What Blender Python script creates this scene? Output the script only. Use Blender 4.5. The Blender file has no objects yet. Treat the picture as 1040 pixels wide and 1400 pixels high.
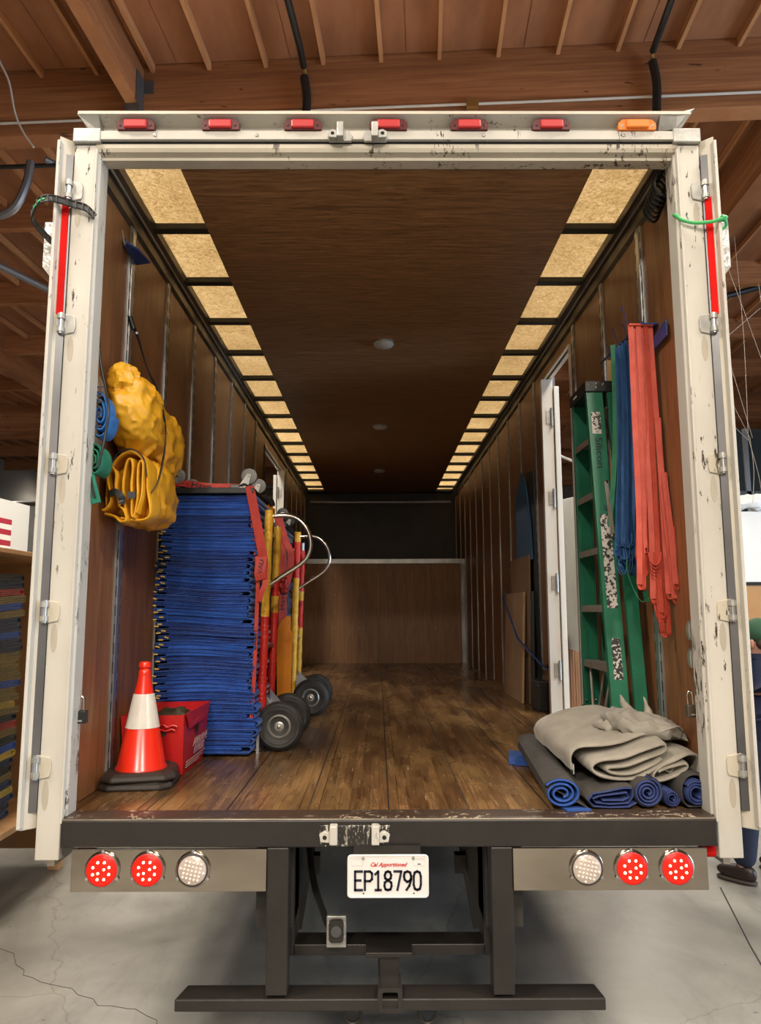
import bpy, bmesh, math, random
from mathutils import Vector, Matrix, noise
random.seed(7)
SC = bpy.context.scene
PI = math.pi

# ------------------------------------------------------------------ camera
CF, CPITCH, CYAW, CROLL = 1007.56, .1327, .0037, .002
cam_data = bpy.data.cameras.new('camera')
cam = bpy.data.objects.new('camera', cam_data)
SC.collection.objects.link(cam)
_r = Vector((math.cos(CYAW), -math.sin(CYAW), 0))
_f = Vector((math.sin(CYAW)*math.cos(CPITCH), math.cos(CYAW)*math.cos(CPITCH), math.sin(CPITCH)))
_u = _r.cross(_f)
_c, _s = math.cos(CROLL), math.sin(CROLL)
_r2 = _r*_c - _u*_s
_u2 = _r*_s + _u*_c
m = Matrix((( _r2.x, _u2.x, -_f.x, -.0417), (_r2.y, _u2.y, -_f.y, -2.8328), (_r2.z, _u2.z, -_f.z, .7525), (0, 0, 0, 1)))
cam.matrix_world = m
cam_data.sensor_fit = 'VERTICAL'
cam_data.sensor_height = 24
cam_data.sensor_width = 24*1040/1400
cam_data.lens = CF/1400*24
cam_data.clip_start = .05
cam_data.clip_end = 200
SC.camera = cam

# ------------------------------------------------------------------ world, exposure
w = bpy.data.worlds.new('daylight'); SC.world = w; w.use_nodes = True
bg = w.node_tree.nodes['Background']
bg.inputs['Color'].default_value = (.55, .74, 1, 1)
bg.inputs['Strength'].default_value = 2.5
SC.view_settings.view_transform = 'Standard'
SC.view_settings.look = 'None'
SC.view_settings.exposure = 0.0
SC.view_settings.gamma = 1.0
SC.view_settings.use_curve_mapping = False

GZ = -1.15            # warehouse floor
DECK = 6.55           # underside of the roof deck
BROT = Matrix.Rotation(-.062, 4, 'Z')   # the building stands slightly askew to the trailer

def area_light(name, loc, size, power, color, size_y=None, rot=(0, 0, 0)):
    l = bpy.data.lights.new(name, 'AREA'); l.energy = power; l.color = color
    l.shape = 'RECTANGLE'; l.size = size; l.size_y = size_y or size
    o = bpy.data.objects.new(name, l); o.location = loc; o.rotation_euler = rot
    SC.collection.objects.link(o)
    return o
WARM = (1, .90, .77)
LAMPS = [(.2, -11.0), (-1.7, -6.4), (2.0, -6.4), (-3.0, -1.6), (3.0, -1.2), (-2.5, 1.4), (2.6, 1.4), (-2.2, 5.2), (2.4, 5.2),
         (.3, 8.5), (-3.9, 8.5), (4.0, 8.5), (-9.5, 14), (0, 15), (6, 15)]
LPOW = [640, 470, 430, 240, 170, 120, 90, 170, 120, 170, 260, 160, 460, 200, 160]
for (lx, ly), p in zip(LAMPS, LPOW):
    area_light('ceiling_lamp_light', (lx, ly, 5.34), .55, p, WARM, 1.2)
# daylight coming in by the dock door in the right hand wall
area_light('dock_door_daylight', (11.8, -.5, 1.0), 4.0, 900, (.62, .8, 1), 4.2, (0, PI/2, 0))

# ------------------------------------------------------------------ materials
MATS = {}
def NT(name):
    mt = bpy.data.materials.new(name); mt.use_nodes = True
    nt = mt.node_tree
    return mt, nt, nt.nodes, nt.links, nt.nodes['Principled BSDF']
def ramp(nt, fac, stops):
    r = nt.nodes.new('ShaderNodeValToRGB')
    el = r.color_ramp.elements
    while len(el) < len(stops): el.new(.5)
    for e, (p, c) in zip(el, stops):
        e.position = p; e.color = (*c, 1)
    nt.links.new(fac, r.inputs['Fac'])
    return r.outputs['Color']
def coords(nt, stretch=(1, 1, 1), rnd=False, rot=(0, 0, 0)):
    tc = nt.nodes.new('ShaderNodeTexCoord')
    mp = nt.nodes.new('ShaderNodeMapping')
    mp.inputs['Scale'].default_value = stretch
    mp.inputs['Rotation'].default_value = rot
    nt.links.new(tc.outputs['Object'], mp.inputs['Vector'])
    if rnd:
        oi = nt.nodes.new('ShaderNodeObjectInfo')
        cb = nt.nodes.new('ShaderNodeVectorMath'); cb.operation = 'SCALE'
        cb.inputs[0].default_value = (31, 17, 23)
        nt.links.new(oi.outputs['Random'], cb.inputs['Scale'])
        nt.links.new(cb.outputs[0], mp.inputs['Location'])
    return mp.outputs['Vector']
def wcoords(nt, stretch=(1, 1, 1), rot=(0, 0, 0)):
    g = nt.nodes.new('ShaderNodeNewGeometry'); mp = nt.nodes.new('ShaderNodeMapping')
    mp.inputs['Scale'].default_value = stretch; mp.inputs['Rotation'].default_value = rot
    nt.links.new(g.outputs['Position'], mp.inputs['Vector'])
    return mp.outputs['Vector']
def tex_noise(nt, vec, scale, detail=4, rough=.55, dist=0):
    n = nt.nodes.new('ShaderNodeTexNoise')
    n.inputs['Scale'].default_value = scale; n.inputs['Detail'].default_value = detail
    n.inputs['Roughness'].default_value = rough; n.inputs['Distortion'].default_value = dist
    nt.links.new(vec, n.inputs['Vector'])
    return n.outputs['Fac']
def mix(nt, fac, a, b, mode='MIX'):
    mx = nt.nodes.new('ShaderNodeMix'); mx.data_type = 'RGBA'; mx.blend_type = mode
    if hasattr(fac, 'links') or hasattr(fac, 'is_linked'): nt.links.new(fac, mx.inputs[0])
    else: mx.inputs[0].default_value = fac
    for k, v in ((6, a), (7, b)):
        if isinstance(v, tuple): mx.inputs[k].default_value = (*v, 1)
        else: nt.links.new(v, mx.inputs[k])
    return mx.outputs[2]
def bump(nt, b, height, strength, dist=.01):
    bn = nt.nodes.new('ShaderNodeBump')
    bn.inputs['Strength'].default_value = strength; bn.inputs['Distance'].default_value = dist
    nt.links.new(height, bn.inputs['Height']); nt.links.new(bn.outputs[0], b.inputs['Normal'])
def M(name, col, rough=.5, metal=0, col2=None, scale=6, stretch=(1, 1, 1), amt=(.35, .65), bmp=0, bscale=40, bstretch=None, rnd=False, spec=None, emit=None, estr=0, detail=4, coat=0, sheen=0, trans=0):
    if name in MATS: return MATS[name]
    mt, nt, N, L, b = NT(name)
    b.inputs['Base Color'].default_value = (*col, 1)
    b.inputs['Roughness'].default_value = rough; b.inputs['Metallic'].default_value = metal
    if spec is not None: b.inputs['Specular IOR Level'].default_value = spec
    if coat: b.inputs['Coat Weight'].default_value = coat; b.inputs['Coat Roughness'].default_value = .2
    if sheen: b.inputs['Sheen Weight'].default_value = sheen
    if trans: b.inputs['Transmission Weight'].default_value = trans
    if col2:
        f = tex_noise(nt, coords(nt, stretch, rnd), scale, detail)
        L.new(ramp(nt, f, [(amt[0], col), (amt[1], col2)]), b.inputs['Base Color'])
    if bmp:
        bump(nt, b, tex_noise(nt, coords(nt, bstretch or stretch, rnd), bscale, 3), bmp)
    if emit:
        b.inputs['Emission Color'].default_value = (*emit, 1); b.inputs['Emission Strength'].default_value = estr
    MATS[name] = mt
    return mt

def m_wallply(name, c1, c2, c3, grain=(6, 6, .5), scratch=True, rough=.42):
    mt, nt, N, L, b = NT(name)
    v = coords(nt, grain, True)
    f = tex_noise(nt, v, 3.2, 6, .6, 1.2)
    c = ramp(nt, f, [(.28, c1), (.5, c2), (.74, c3)])
    if scratch:
        s = tex_noise(nt, coords(nt, (30, 30, 5), True, (.6, 0, 0)), 3.1, 2, .5, .4)
        k = ramp(nt, s, [(.70, (0, 0, 0)), (.745, (1, 1, 1))])
        low = tex_noise(nt, coords(nt, (1, 1, 1), True), 2.4, 3)
        k2 = ramp(nt, low, [(.48, (0, 0, 0)), (.60, (1, 1, 1))])
        kk = mix(nt, 1.0, k, k2, 'MULTIPLY')
        sep = nt.nodes.new('ShaderNodeSeparateColor'); L.new(kk, sep.inputs[0])
        c = mix(nt, sep.outputs[0], c, (.38, .21, .1))
    L.new(c, b.inputs['Base Color'])
    b.inputs['Roughness'].default_value = rough
    bump(nt, b, f, .12, .004)
    MATS[name] = mt
    return mt
WALLPLY = m_wallply('wall_plywood', (.13, .052, .019), (.215, .088, .032), (.30, .13, .05))
BULKPLY = m_wallply('bulkhead_plywood', (.19, .085, .03), (.29, .135, .048), (.38, .185, .07), scratch=False)

def m_ceilply():
    mt, nt, N, L, b = NT('ceiling_plywood')
    v = coords(nt, (1.1, 9, 1), True)
    f = tex_noise(nt, v, 2.6, 7, .62, 1.6)
    wv = N.new('ShaderNodeTexWave'); wv.bands_direction = 'Y'; wv.inputs['Scale'].default_value = 9
    wv.inputs['Distortion'].default_value = 9; wv.inputs['Detail'].default_value = 3; wv.inputs['Detail Scale'].default_value = 1.3
    L.new(coords(nt, (.35, 1, 1)), wv.inputs['Vector'])
    c1 = ramp(nt, f, [(.3, (.17, .085, .034)), (.55, (.30, .155, .065)), (.75, (.40, .21, .095))])
    c2 = ramp(nt, wv.outputs['Fac'], [(.0, (.60, .58, .55)), (.35, (1, 1, 1))])
    L.new(mix(nt, .55, c1, c2, 'MULTIPLY'), b.inputs['Base Color'])
    b.inputs['Roughness'].default_value = .5
    bump(nt, b, f, .08, .003)
    return mt
CEILPLY = m_ceilply()

def m_floorstrip():
    mt, nt, N, L, b = NT('laminated_floor_oak')
    oi = N.new('ShaderNodeObjectInfo')
    # every strip is end-jointed from shorter staves of different tone
    tc = N.new('ShaderNodeTexCoord'); sx = N.new('ShaderNodeSeparateXYZ'); L.new(tc.outputs['Object'], sx.inputs[0])
    m1 = N.new('ShaderNodeMath'); m1.operation = 'MULTIPLY_ADD'; L.new(oi.outputs['Random'], m1.inputs[0]); m1.inputs[1].default_value = 37; L.new(sx.outputs['Y'], m1.inputs[2])
    m2 = N.new('ShaderNodeMath'); m2.operation = 'FLOOR'
    m1b = N.new('ShaderNodeMath'); m1b.operation = 'MULTIPLY'; L.new(m1.outputs[0], m1b.inputs[0]); m1b.inputs[1].default_value = 1.35
    L.new(m1b.outputs[0], m2.inputs[0])
    wn = N.new('ShaderNodeTexWhiteNoise'); wn.noise_dimensions = '2D'
    cb = N.new('ShaderNodeCombineXYZ'); L.new(m2.outputs[0], cb.inputs[0]); L.new(oi.outputs['Random'], cb.inputs[1]); L.new(cb.outputs[0], wn.inputs['Vector'])
    tone = ramp(nt, wn.outputs['Value'], [(.0, (.10, .048, .020)), (.35, (.17, .085, .036)), (.7, (.22, .115, .048)), (1, (.29, .16, .072))])
    g = tex_noise(nt, wcoords(nt, (60, 2.2, 60)), 2.5, 5, .65)
    gr = ramp(nt, g, [(.3, (.55, .5, .46)), (.6, (1, 1, 1))])
    c = mix(nt, .75, tone, gr, 'MULTIPLY')
    # worn, greyed traffic patches and dark oil stains
    wr = tex_noise(nt, wcoords(nt, (1.6, .55, 1)), 1.7, 6, .62)
    c = mix(nt, ramp(nt, wr, [(.42, (0, 0, 0)), (.68, (.62, .62, .62))]), c, (.44, .27, .10))
    st = tex_noise(nt, wcoords(nt, (4.5, .75, 1)), 1.5, 4, .6)
    c = mix(nt, ramp(nt, st, [(.44, (0, 0, 0)), (.70, (.85, .85, .85))]), c, (.05, .022, .009))
    fs = tex_noise(nt, wcoords(nt, (70, 3.5, 1)), 1.3, 4, .7)
    c = mix(nt, .8, c, ramp(nt, fs, [(.34, (.45, .42, .40)), (.55, (1, 1, 1))]), 'MULTIPLY')
    sc = tex_noise(nt, wcoords(nt, (38, 1.6, 1), rot=(0, 0, .03)), 2.2, 3)
    c = mix(nt, ramp(nt, sc, [(.66, (0, 0, 0)), (.72, (.5, .5, .5))]), c, (.55, .42, .28))
    L.new(c, b.inputs['Base Color'])
    L.new(ramp(nt, wr, [(.35, (.18, .18, .18)), (.7, (.36, .36, .36))]), b.inputs['Roughness'])
    bump(nt, b, g, .15, .003)
    return mt
FLOORM = m_floorstrip()

def m_glulam():
    mt, nt, N, L, b = NT('glulam_timber')
    f = tex_noise(nt, coords(nt, (.9, .9, 26), True), 1.4, 5, .6, .3)
    c = ramp(nt, f, [(.3, (.30, .115, .045)), (.55, (.42, .175, .068)), (.75, (.54, .25, .105))])
    kn = tex_noise(nt, coords(nt, (2.2, 2.2, 7), True), 2.3, 1)
    c = mix(nt, ramp(nt, kn, [(.73, (0, 0, 0)), (.77, (.85, .85, .85))]), c, (.07, .022, .01))
    tc = N.new('ShaderNodeTexCoord'); sx = N.new('ShaderNodeSeparateXYZ'); L.new(tc.outputs['Object'], sx.inputs[0])
    mm = N.new('ShaderNodeMath'); mm.operation = 'MULTIPLY'; mm.inputs[1].default_value = 1/.072; L.new(sx.outputs['Z'], mm.inputs[0])
    fl = N.new('ShaderNodeMath'); fl.operation = 'FLOOR'; L.new(mm.outputs[0], fl.inputs[0])
    wn = N.new('ShaderNodeTexWhiteNoise'); wn.noise_dimensions = '1D'; L.new(fl.outputs[0], wn.inputs['W'])
    c = mix(nt, .8, c, ramp(nt, wn.outputs['Value'], [(0, (.50, .44, .40)), (1, (1, 1, 1))]), 'MULTIPLY')
    L.new(c, b.inputs['Base Color']); b.inputs['Roughness'].default_value = .6
    return mt
GLULAM = m_glulam()
PURLIN = M('sawn_timber', (.30, .11, .04), .65, col2=(.44, .18, .07), scale=1.6, stretch=(1, 1, 14), detail=5)
JOIST = M('joist_timber', (.36, .155, .065), .65, col2=(.50, .24, .10), scale=2, stretch=(3, .4, 3), rnd=True)
DECKM = M('roof_deck_plywood', (.22, .085, .036), .7, col2=(.34, .14, .06), scale=1.3, stretch=(2.2, .6, 1), detail=6)

def m_concrete():
    mt, nt, N, L, b = NT('concrete_slab')
    f = tex_noise(nt, coords(nt, (1, 1, 1)), .9, 9, .62, .4)
    c = ramp(nt, f, [(.3, (.125, .117, .10)), (.5, (.215, .204, .176)), (.72, (.34, .325, .285))])
    f2 = tex_noise(nt, coords(nt, (1, .35, 1), rot=(0, 0, .5)), 3.2, 8, .75, 1.2)
    c = mix(nt, ramp(nt, f2, [(.50, (0, 0, 0)), (.70, (.65, .65, .65))]), c, (.12, .11, .095))
    f3 = tex_noise(nt, coords(nt), 23, 2, .5)
    c = mix(nt, ramp(nt, f3, [(.74, (0, 0, 0)), (.78, (.7, .7, .7))]), c, (.05, .045, .04))
    vo = N.new('ShaderNodeTexVoronoi'); vo.feature = 'DISTANCE_TO_EDGE'; vo.inputs['Scale'].default_value = .42
    dv = N.new('ShaderNodeVectorMath'); dv.operation = 'ADD'
    nz = N.new('ShaderNodeTexNoise'); nz.inputs['Scale'].default_value = 3; nz.inputs['Detail'].default_value = 6
    cv = coords(nt); L.new(cv, nz.inputs['Vector']); sc = N.new('ShaderNodeVectorMath'); sc.operation = 'SCALE'; sc.inputs['Scale'].default_value = .35
    L.new(nz.outputs['Color'], sc.inputs[0]); L.new(cv, dv.inputs[0]); L.new(sc.outputs[0], dv.inputs[1]); L.new(dv.outputs[0], vo.inputs['Vector'])
    c = mix(nt, ramp(nt, vo.outputs['Distance'], [(0, (.45, .45, .45)), (.0035, (0, 0, 0))]), c, (.07, .06, .05))
    L.new(c, b.inputs['Base Color'])
    L.new(ramp(nt, f, [(.3, (.30, .30, .30)), (.7, (.48, .48, .48))]), b.inputs['Roughness'])
    bump(nt, b, f2, .06, .004)
    return mt
CONC = m_concrete()

def m_fiberglass():
    mt, nt, N, L, b = NT('fiberglass_skylight')
    v = coords(nt, (1, 1, 1))
    f = tex_noise(nt, v, 34, 5, .7, 1.6)
    g = tex_noise(nt, v, 4, 4)
    c = ramp(nt, f, [(.34, (.50, .40, .26)), (.52, (.72, .62, .44)), (.68, (.84, .76, .60))])
    c = mix(nt, .5, c, ramp(nt, g, [(.3, (.72, .66, .55)), (.7, (1, 1, 1))]), 'MULTIPLY')
    tr = N.new('ShaderNodeBsdfTranslucent'); L.new(c, tr.inputs['Color'])
    df = N.new('ShaderNodeBsdfDiffuse'); L.new(c, df.inputs['Color'])
    mx = N.new('ShaderNodeMixShader'); mx.inputs[0].default_value = .25
    L.new(tr.outputs[0], mx.inputs[1]); L.new(df.outputs[0], mx.inputs[2])
    L.new(mx.outputs[0], N['Material Output'].inputs['Surface'])
    return mt
FIBER = m_fiberglass()

def m_paint(name, base, dark, thr=.66, rough=.38, scale=5):
    mt, nt, N, L, b = NT(name)
    f = tex_noise(nt, coords(nt, (1, 1, .6)), 2.0, 6, .6)
    c = ramp(nt, f, [(.3, tuple(x*.80 for x in base)), (.65, base)])
    k = tex_noise(nt, coords(nt, (2, 2, .45)), scale*4, 5, .72)
    k2 = tex_noise(nt, coords(nt, (1, 1, .5)), scale*.6, 3, .5)
    kk = mix(nt, 1.0, ramp(nt, k, [(thr-.06, (0, 0, 0)), (thr-.04, (1, 1, 1))]), ramp(nt, k2, [(.5, (0, 0, 0)), (.56, (1, 1, 1))]), 'MULTIPLY')
    c = mix(nt, kk, c, dark)
    L.new(c, b.inputs['Base Color']); b.inputs['Roughness'].default_value = rough
    return mt
WHITE = m_paint('chipped_white_paint', (.585, .56, .50), (.045, .03, .02))
WHITEROUGH = m_paint('flaking_white_paint', (.585, .56, .50), (.05, .035, .022), .60, .5, 7)
HEADP = m_paint('header_paint', (.55, .50, .40), (.06, .045, .03), .62)
DOORM = M('door_paint', (.62, .57, .47), .4, col2=(.50, .46, .38), scale=3)
BLACKSTEEL = M('black_painted_steel', (.014, .012, .0105), .4, col2=(.024, .020, .017), scale=5, bmp=.08, bscale=60)
DARK = M('dark_underbody_steel', (.018, .016, .014), .6, col2=(.035, .03, .024), scale=5)
SILLTOP = m_paint('worn_sill_plate', (.055, .035, .024), (.42, .33, .24), .62, .4, 6)
ALU = M('brushed_aluminium', (.42, .43, .44), .33, .85, col2=(.55, .56, .57), scale=8, stretch=(1, 1, .3))
ALUDARK = M('aged_aluminium', (.10, .085, .065), .4, .6, col2=(.17, .145, .11), scale=7)
BOW = M('roof_bow_steel', (.022, .02, .016), .55)
GALV = M('galvanised_steel', (.30, .30, .28), .42, .5, col2=(.46, .455, .43), scale=14)
POSTM = M('logistic_post_steel', (.25, .25, .24), .38, .7, col2=(.42, .42, .41), scale=9, stretch=(1, 1, .4))
SLOT = M('slot_shadow', (.012, .010, .009), .8)
CHROME = M('chrome', (.62, .60, .56), .14, 1)
STAINLESS = M('polished_stainless', (.46, .42, .37), .13, 1, col2=(.38, .34, .29), scale=2.5, stretch=(1, 1, 3))
REDTAPE = M('red_reflective_strip', (.72, .008, .006), .75, spec=.15, col2=(.5, .006, .005), scale=2, stretch=(1, 1, 2))
GREYCH = M('grey_gasket', (.09, .09, .095), .35, .5, col2=(.15, .15, .155), scale=4, stretch=(1, 1, .5))
REDLENS = M('red_marker_lens', (.48, .02, .022), .38)
AMBLENS = M('amber_marker_lens', (.80, .20, .02), .35)
BLACKP = M('black_plastic', (.012, .012, .012), .42)
RUBBER = M('tyre_rubber', (.022, .021, .020), .62, col2=(.04, .038, .036), scale=10)
GREYRUB = M('grey_caster_rubber', (.16, .16, .155), .5)
TAILRED = M('lit_red_lens', (.45, .004, .004), .3, spec=.2, emit=(1, .010, .004), estr=2.2)
LEDHOT = M('lit_led', (1, .5, .3), .3, emit=(1, .42, .22), estr=16)
CLEARL = M('clear_ribbed_lens', (.62, .52, .46), .12, coat=.5, metal=.25)
PLATEM = M('license_plate_white', (.78, .75, .72), .35)
INK = M('plate_ink', (.01, .012, .03), .5)
REDINK = M('plate_red_ink', (.55, .02, .03), .5)
GREYINK = M('plate_grey_ink', (.45, .43, .42), .5)

def m_fabric(name, c1, c2, quilt=True, rough=.85, bstr=.22, wscale=95):
    mt, nt, N, L, b = NT(name)
    f = tex_noise(nt, coords(nt, (1, 1, 1), True), 9, 5, .6)
    c = ramp(nt, f, [(.3, c1), (.7, c2)])
    oi = N.new('ShaderNodeObjectInfo')
    c = mix(nt, .5, c, ramp(nt, oi.outputs['Random'], [(0, (.62, .66, .72)), (1, (1, 1, 1))]), 'MULTIPLY')
    L.new(c, b.inputs['Base Color']); b.inputs['Roughness'].default_value = rough
    b.inputs['Sheen Weight'].default_value = .25; b.inputs['Sheen Roughness'].default_value = .4
    if quilt:
        wv = N.new('ShaderNodeTexWave'); wv.bands_direction = 'X'; wv.inputs['Scale'].default_value = wscale/PI
        wv.inputs['Distortion'].default_value = 1.2; wv.inputs['Detail'].default_value = 1; wv.inputs['Detail Scale'].default_value = 2
        L.new(coords(nt, (1, 1, .5)), wv.inputs['Vector'])
        bump(nt, b, wv.outputs['Fac'], bstr, .006)
    else:
        bump(nt, b, tex_noise(nt, coords(nt), 120, 3), .25, .004)
    MATS[name] = mt
    return mt
BLUEQ = m_fabric('blue_quilt', (.010, .055, .30), (.021, .115, .50))
NAVYQ = m_fabric('navy_quilt', (.006, .014, .05), (.012, .03, .09))
OLIVEQ = m_fabric('olive_quilt', (.17, .12, .025), (.27, .19, .05))
BLACKQ = m_fabric('black_quilt', (.008, .008, .012), (.02, .02, .03))
REDQ = m_fabric('red_quilt', (.28, .015, .012), (.45, .03, .025))
YELQ = m_fabric('yellow_quilt', (.42, .29, .03), (.58, .42, .07))
CANVAS = m_fabric('canvas_cloth', (.26, .235, .19), (.38, .345, .285), quilt=False)
TAGY = M('yellow_cloth_tag', (.75, .50, .12), .8)
YBAG = M('yellow_vinyl', (.62, .29, .010), .40, col2=(.76, .40, .022), scale=5, bmp=.6, bscale=11)
RSTRAP = M('red_webbing', (.40, .028, .018), .6, col2=(.50, .045, .03), scale=12, bmp=.25, bscale=160, rnd=True)
OSTRAP = M('coral_webbing', (.46, .055, .032), .6, col2=(.58, .085, .05), scale=12, bmp=.25, bscale=160, rnd=True)
BSTRAP = M('blue_webbing', (.018, .07, .19), .6, col2=(.03, .11, .29), scale=10, bmp=.25, bscale=160, rnd=True)
GSTRAP = M('green_webbing', (.015, .17, .08), .6, col2=(.03, .25, .12), scale=10, bmp=.2, bscale=160)
TSTRAP = M('tan_webbing', (.38, .24, .08), .65, col2=(.48, .31, .12), scale=10)
YTAPE = M('yellow_tape', (.66, .33, .015), .4, col2=(.75, .43, .04), scale=12, bmp=.6, bscale=26, stretch=(1, 1, 2.5))
RTAPE = M('red_tape', (.62, .022, .012), .4, col2=(.5, .015, .01), scale=12, bmp=.6, bscale=26, stretch=(1, 1, 2.5))
ORANGEP = M('orange_plastic', (.78, .25, .01), .4, col2=(.66, .19, .01), scale=4)
CONEO = M('cone_orange_red', (.80, .025, .008), .28, coat=.4)
CONEW = M('cone_white_sleeve', (.62, .58, .52), .3, col2=(.72, .69, .64), scale=9)
CONEB = M('cone_base_rubber', (.028, .022, .018), .55, col2=(.04, .03, .025), scale=7)
TOTE = M('red_corrugated_plastic', (.56, .018, .016), .38, col2=(.48, .012, .012), scale=3, bmp=.15, bscale=30, bstretch=(12, 12, .4))
LADG = M('green_fiberglass', (.008, .115, .058), .38, col2=(.012, .15, .08), scale=6)
LADALU = M('ladder_tread_metal', (.24, .21, .18), .45, .5, col2=(.34, .31, .27), scale=10)
CARD = M('cardboard', (.34, .20, .10), .8, col2=(.40, .245, .13), scale=3)
CARDD = M('darker_cardboard', (.24, .135, .065), .8)
BLUEPAD = M('blue_foam', (.02, .10, .23), .7)
BLUEMET = M('blue_bracket_paint', (.012, .04, .17), .4)
NEOTOP = M('charcoal_runner_back', (.040, .036, .032), .9, col2=(.055, .05, .045), scale=12)
NEOBLUE = M('blue_neoprene', (.015, .06, .26), .75, col2=(.025, .09, .34), scale=8)
NEODARK = M('dark_blue_neoprene', (.018, .03, .12), .75, col2=(.03, .05, .17), scale=8)
BLUEROLL = M('bright_blue_felt', (.015, .12, .40), .75, col2=(.03, .18, .5), scale=20, bmp=.3, bscale=90)
GREENROLL = M('green_felt', (.008, .15, .09), .7, col2=(.012, .20, .12), scale=16)
WPAINT = M('white_gloss_panel', (.72, .72, .70), .35, col2=(.64, .64, .63), scale=3)
DOORGLOW = M('door_edge_white', (.66, .64, .60), .35)
PLYEDGE = M('plywood_sheet_edge', (.33, .17, .075), .7, col2=(.22, .10, .045), scale=4, stretch=(30, 30, 1), rnd=True)
PLYRACK = M('rack_plywood', (.42, .22, .09), .65, col2=(.52, .29, .13), scale=2, stretch=(1, 4, 1))
WALLW = M('office_wall_white', (.55, .56, .54), .7)
DRY = M('drywall_grey', (.34, .31, .27), .8)
GREENCORD = M('green_cord', (.06, .45, .14), .5)
DPLATE = M('tread_plate', (.62, .61, .58), .3, .5, bmp=1, bscale=26)
FLAGR = M('flag_red', (.32, .01, .03), .7)
FLAGW = M('flag_white', (.66, .64, .6), .7)
BOARDW = M('white_board', (.75, .74, .70), .5)
BOARDB = M('counter_orange_wood', (.40, .19, .05), .5, col2=(.48, .24, .07), scale=2)
GLASSD = M('dark_window_glass', (.012, .017, .02), .12)
NAVYC = M('navy_sweatshirt', (.008, .014, .045), .85, bmp=.3, bscale=9)
JEANS = M('blue_denim', (.008, .014, .038), .85, bmp=.3, bscale=12)
CAPG = M('green_cap_cloth', (.03, .09, .05), .85)
SKIN = M('skin', (.45, .22, .15), .55)
SHOE = M('dark_leather', (.018, .008, .007), .45)
SOLE = M('shoe_sole', (.05, .035, .03), .7)
TUBEW = M('white_cord', (.6, .56, .5), .5)
PIPE = M('grey_conduit', (.16, .16, .17), .45, .5)
LAMPEM = M('lit_led_diffuser', (1, 1, 1), .5, emit=(1, .93, .82), estr=14)
DOMEW = M('dome_lamp_white', (.50, .48, .44), .35)
BRASS = M('brass_bracket', (.35, .2, .06), .4, .6)

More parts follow.
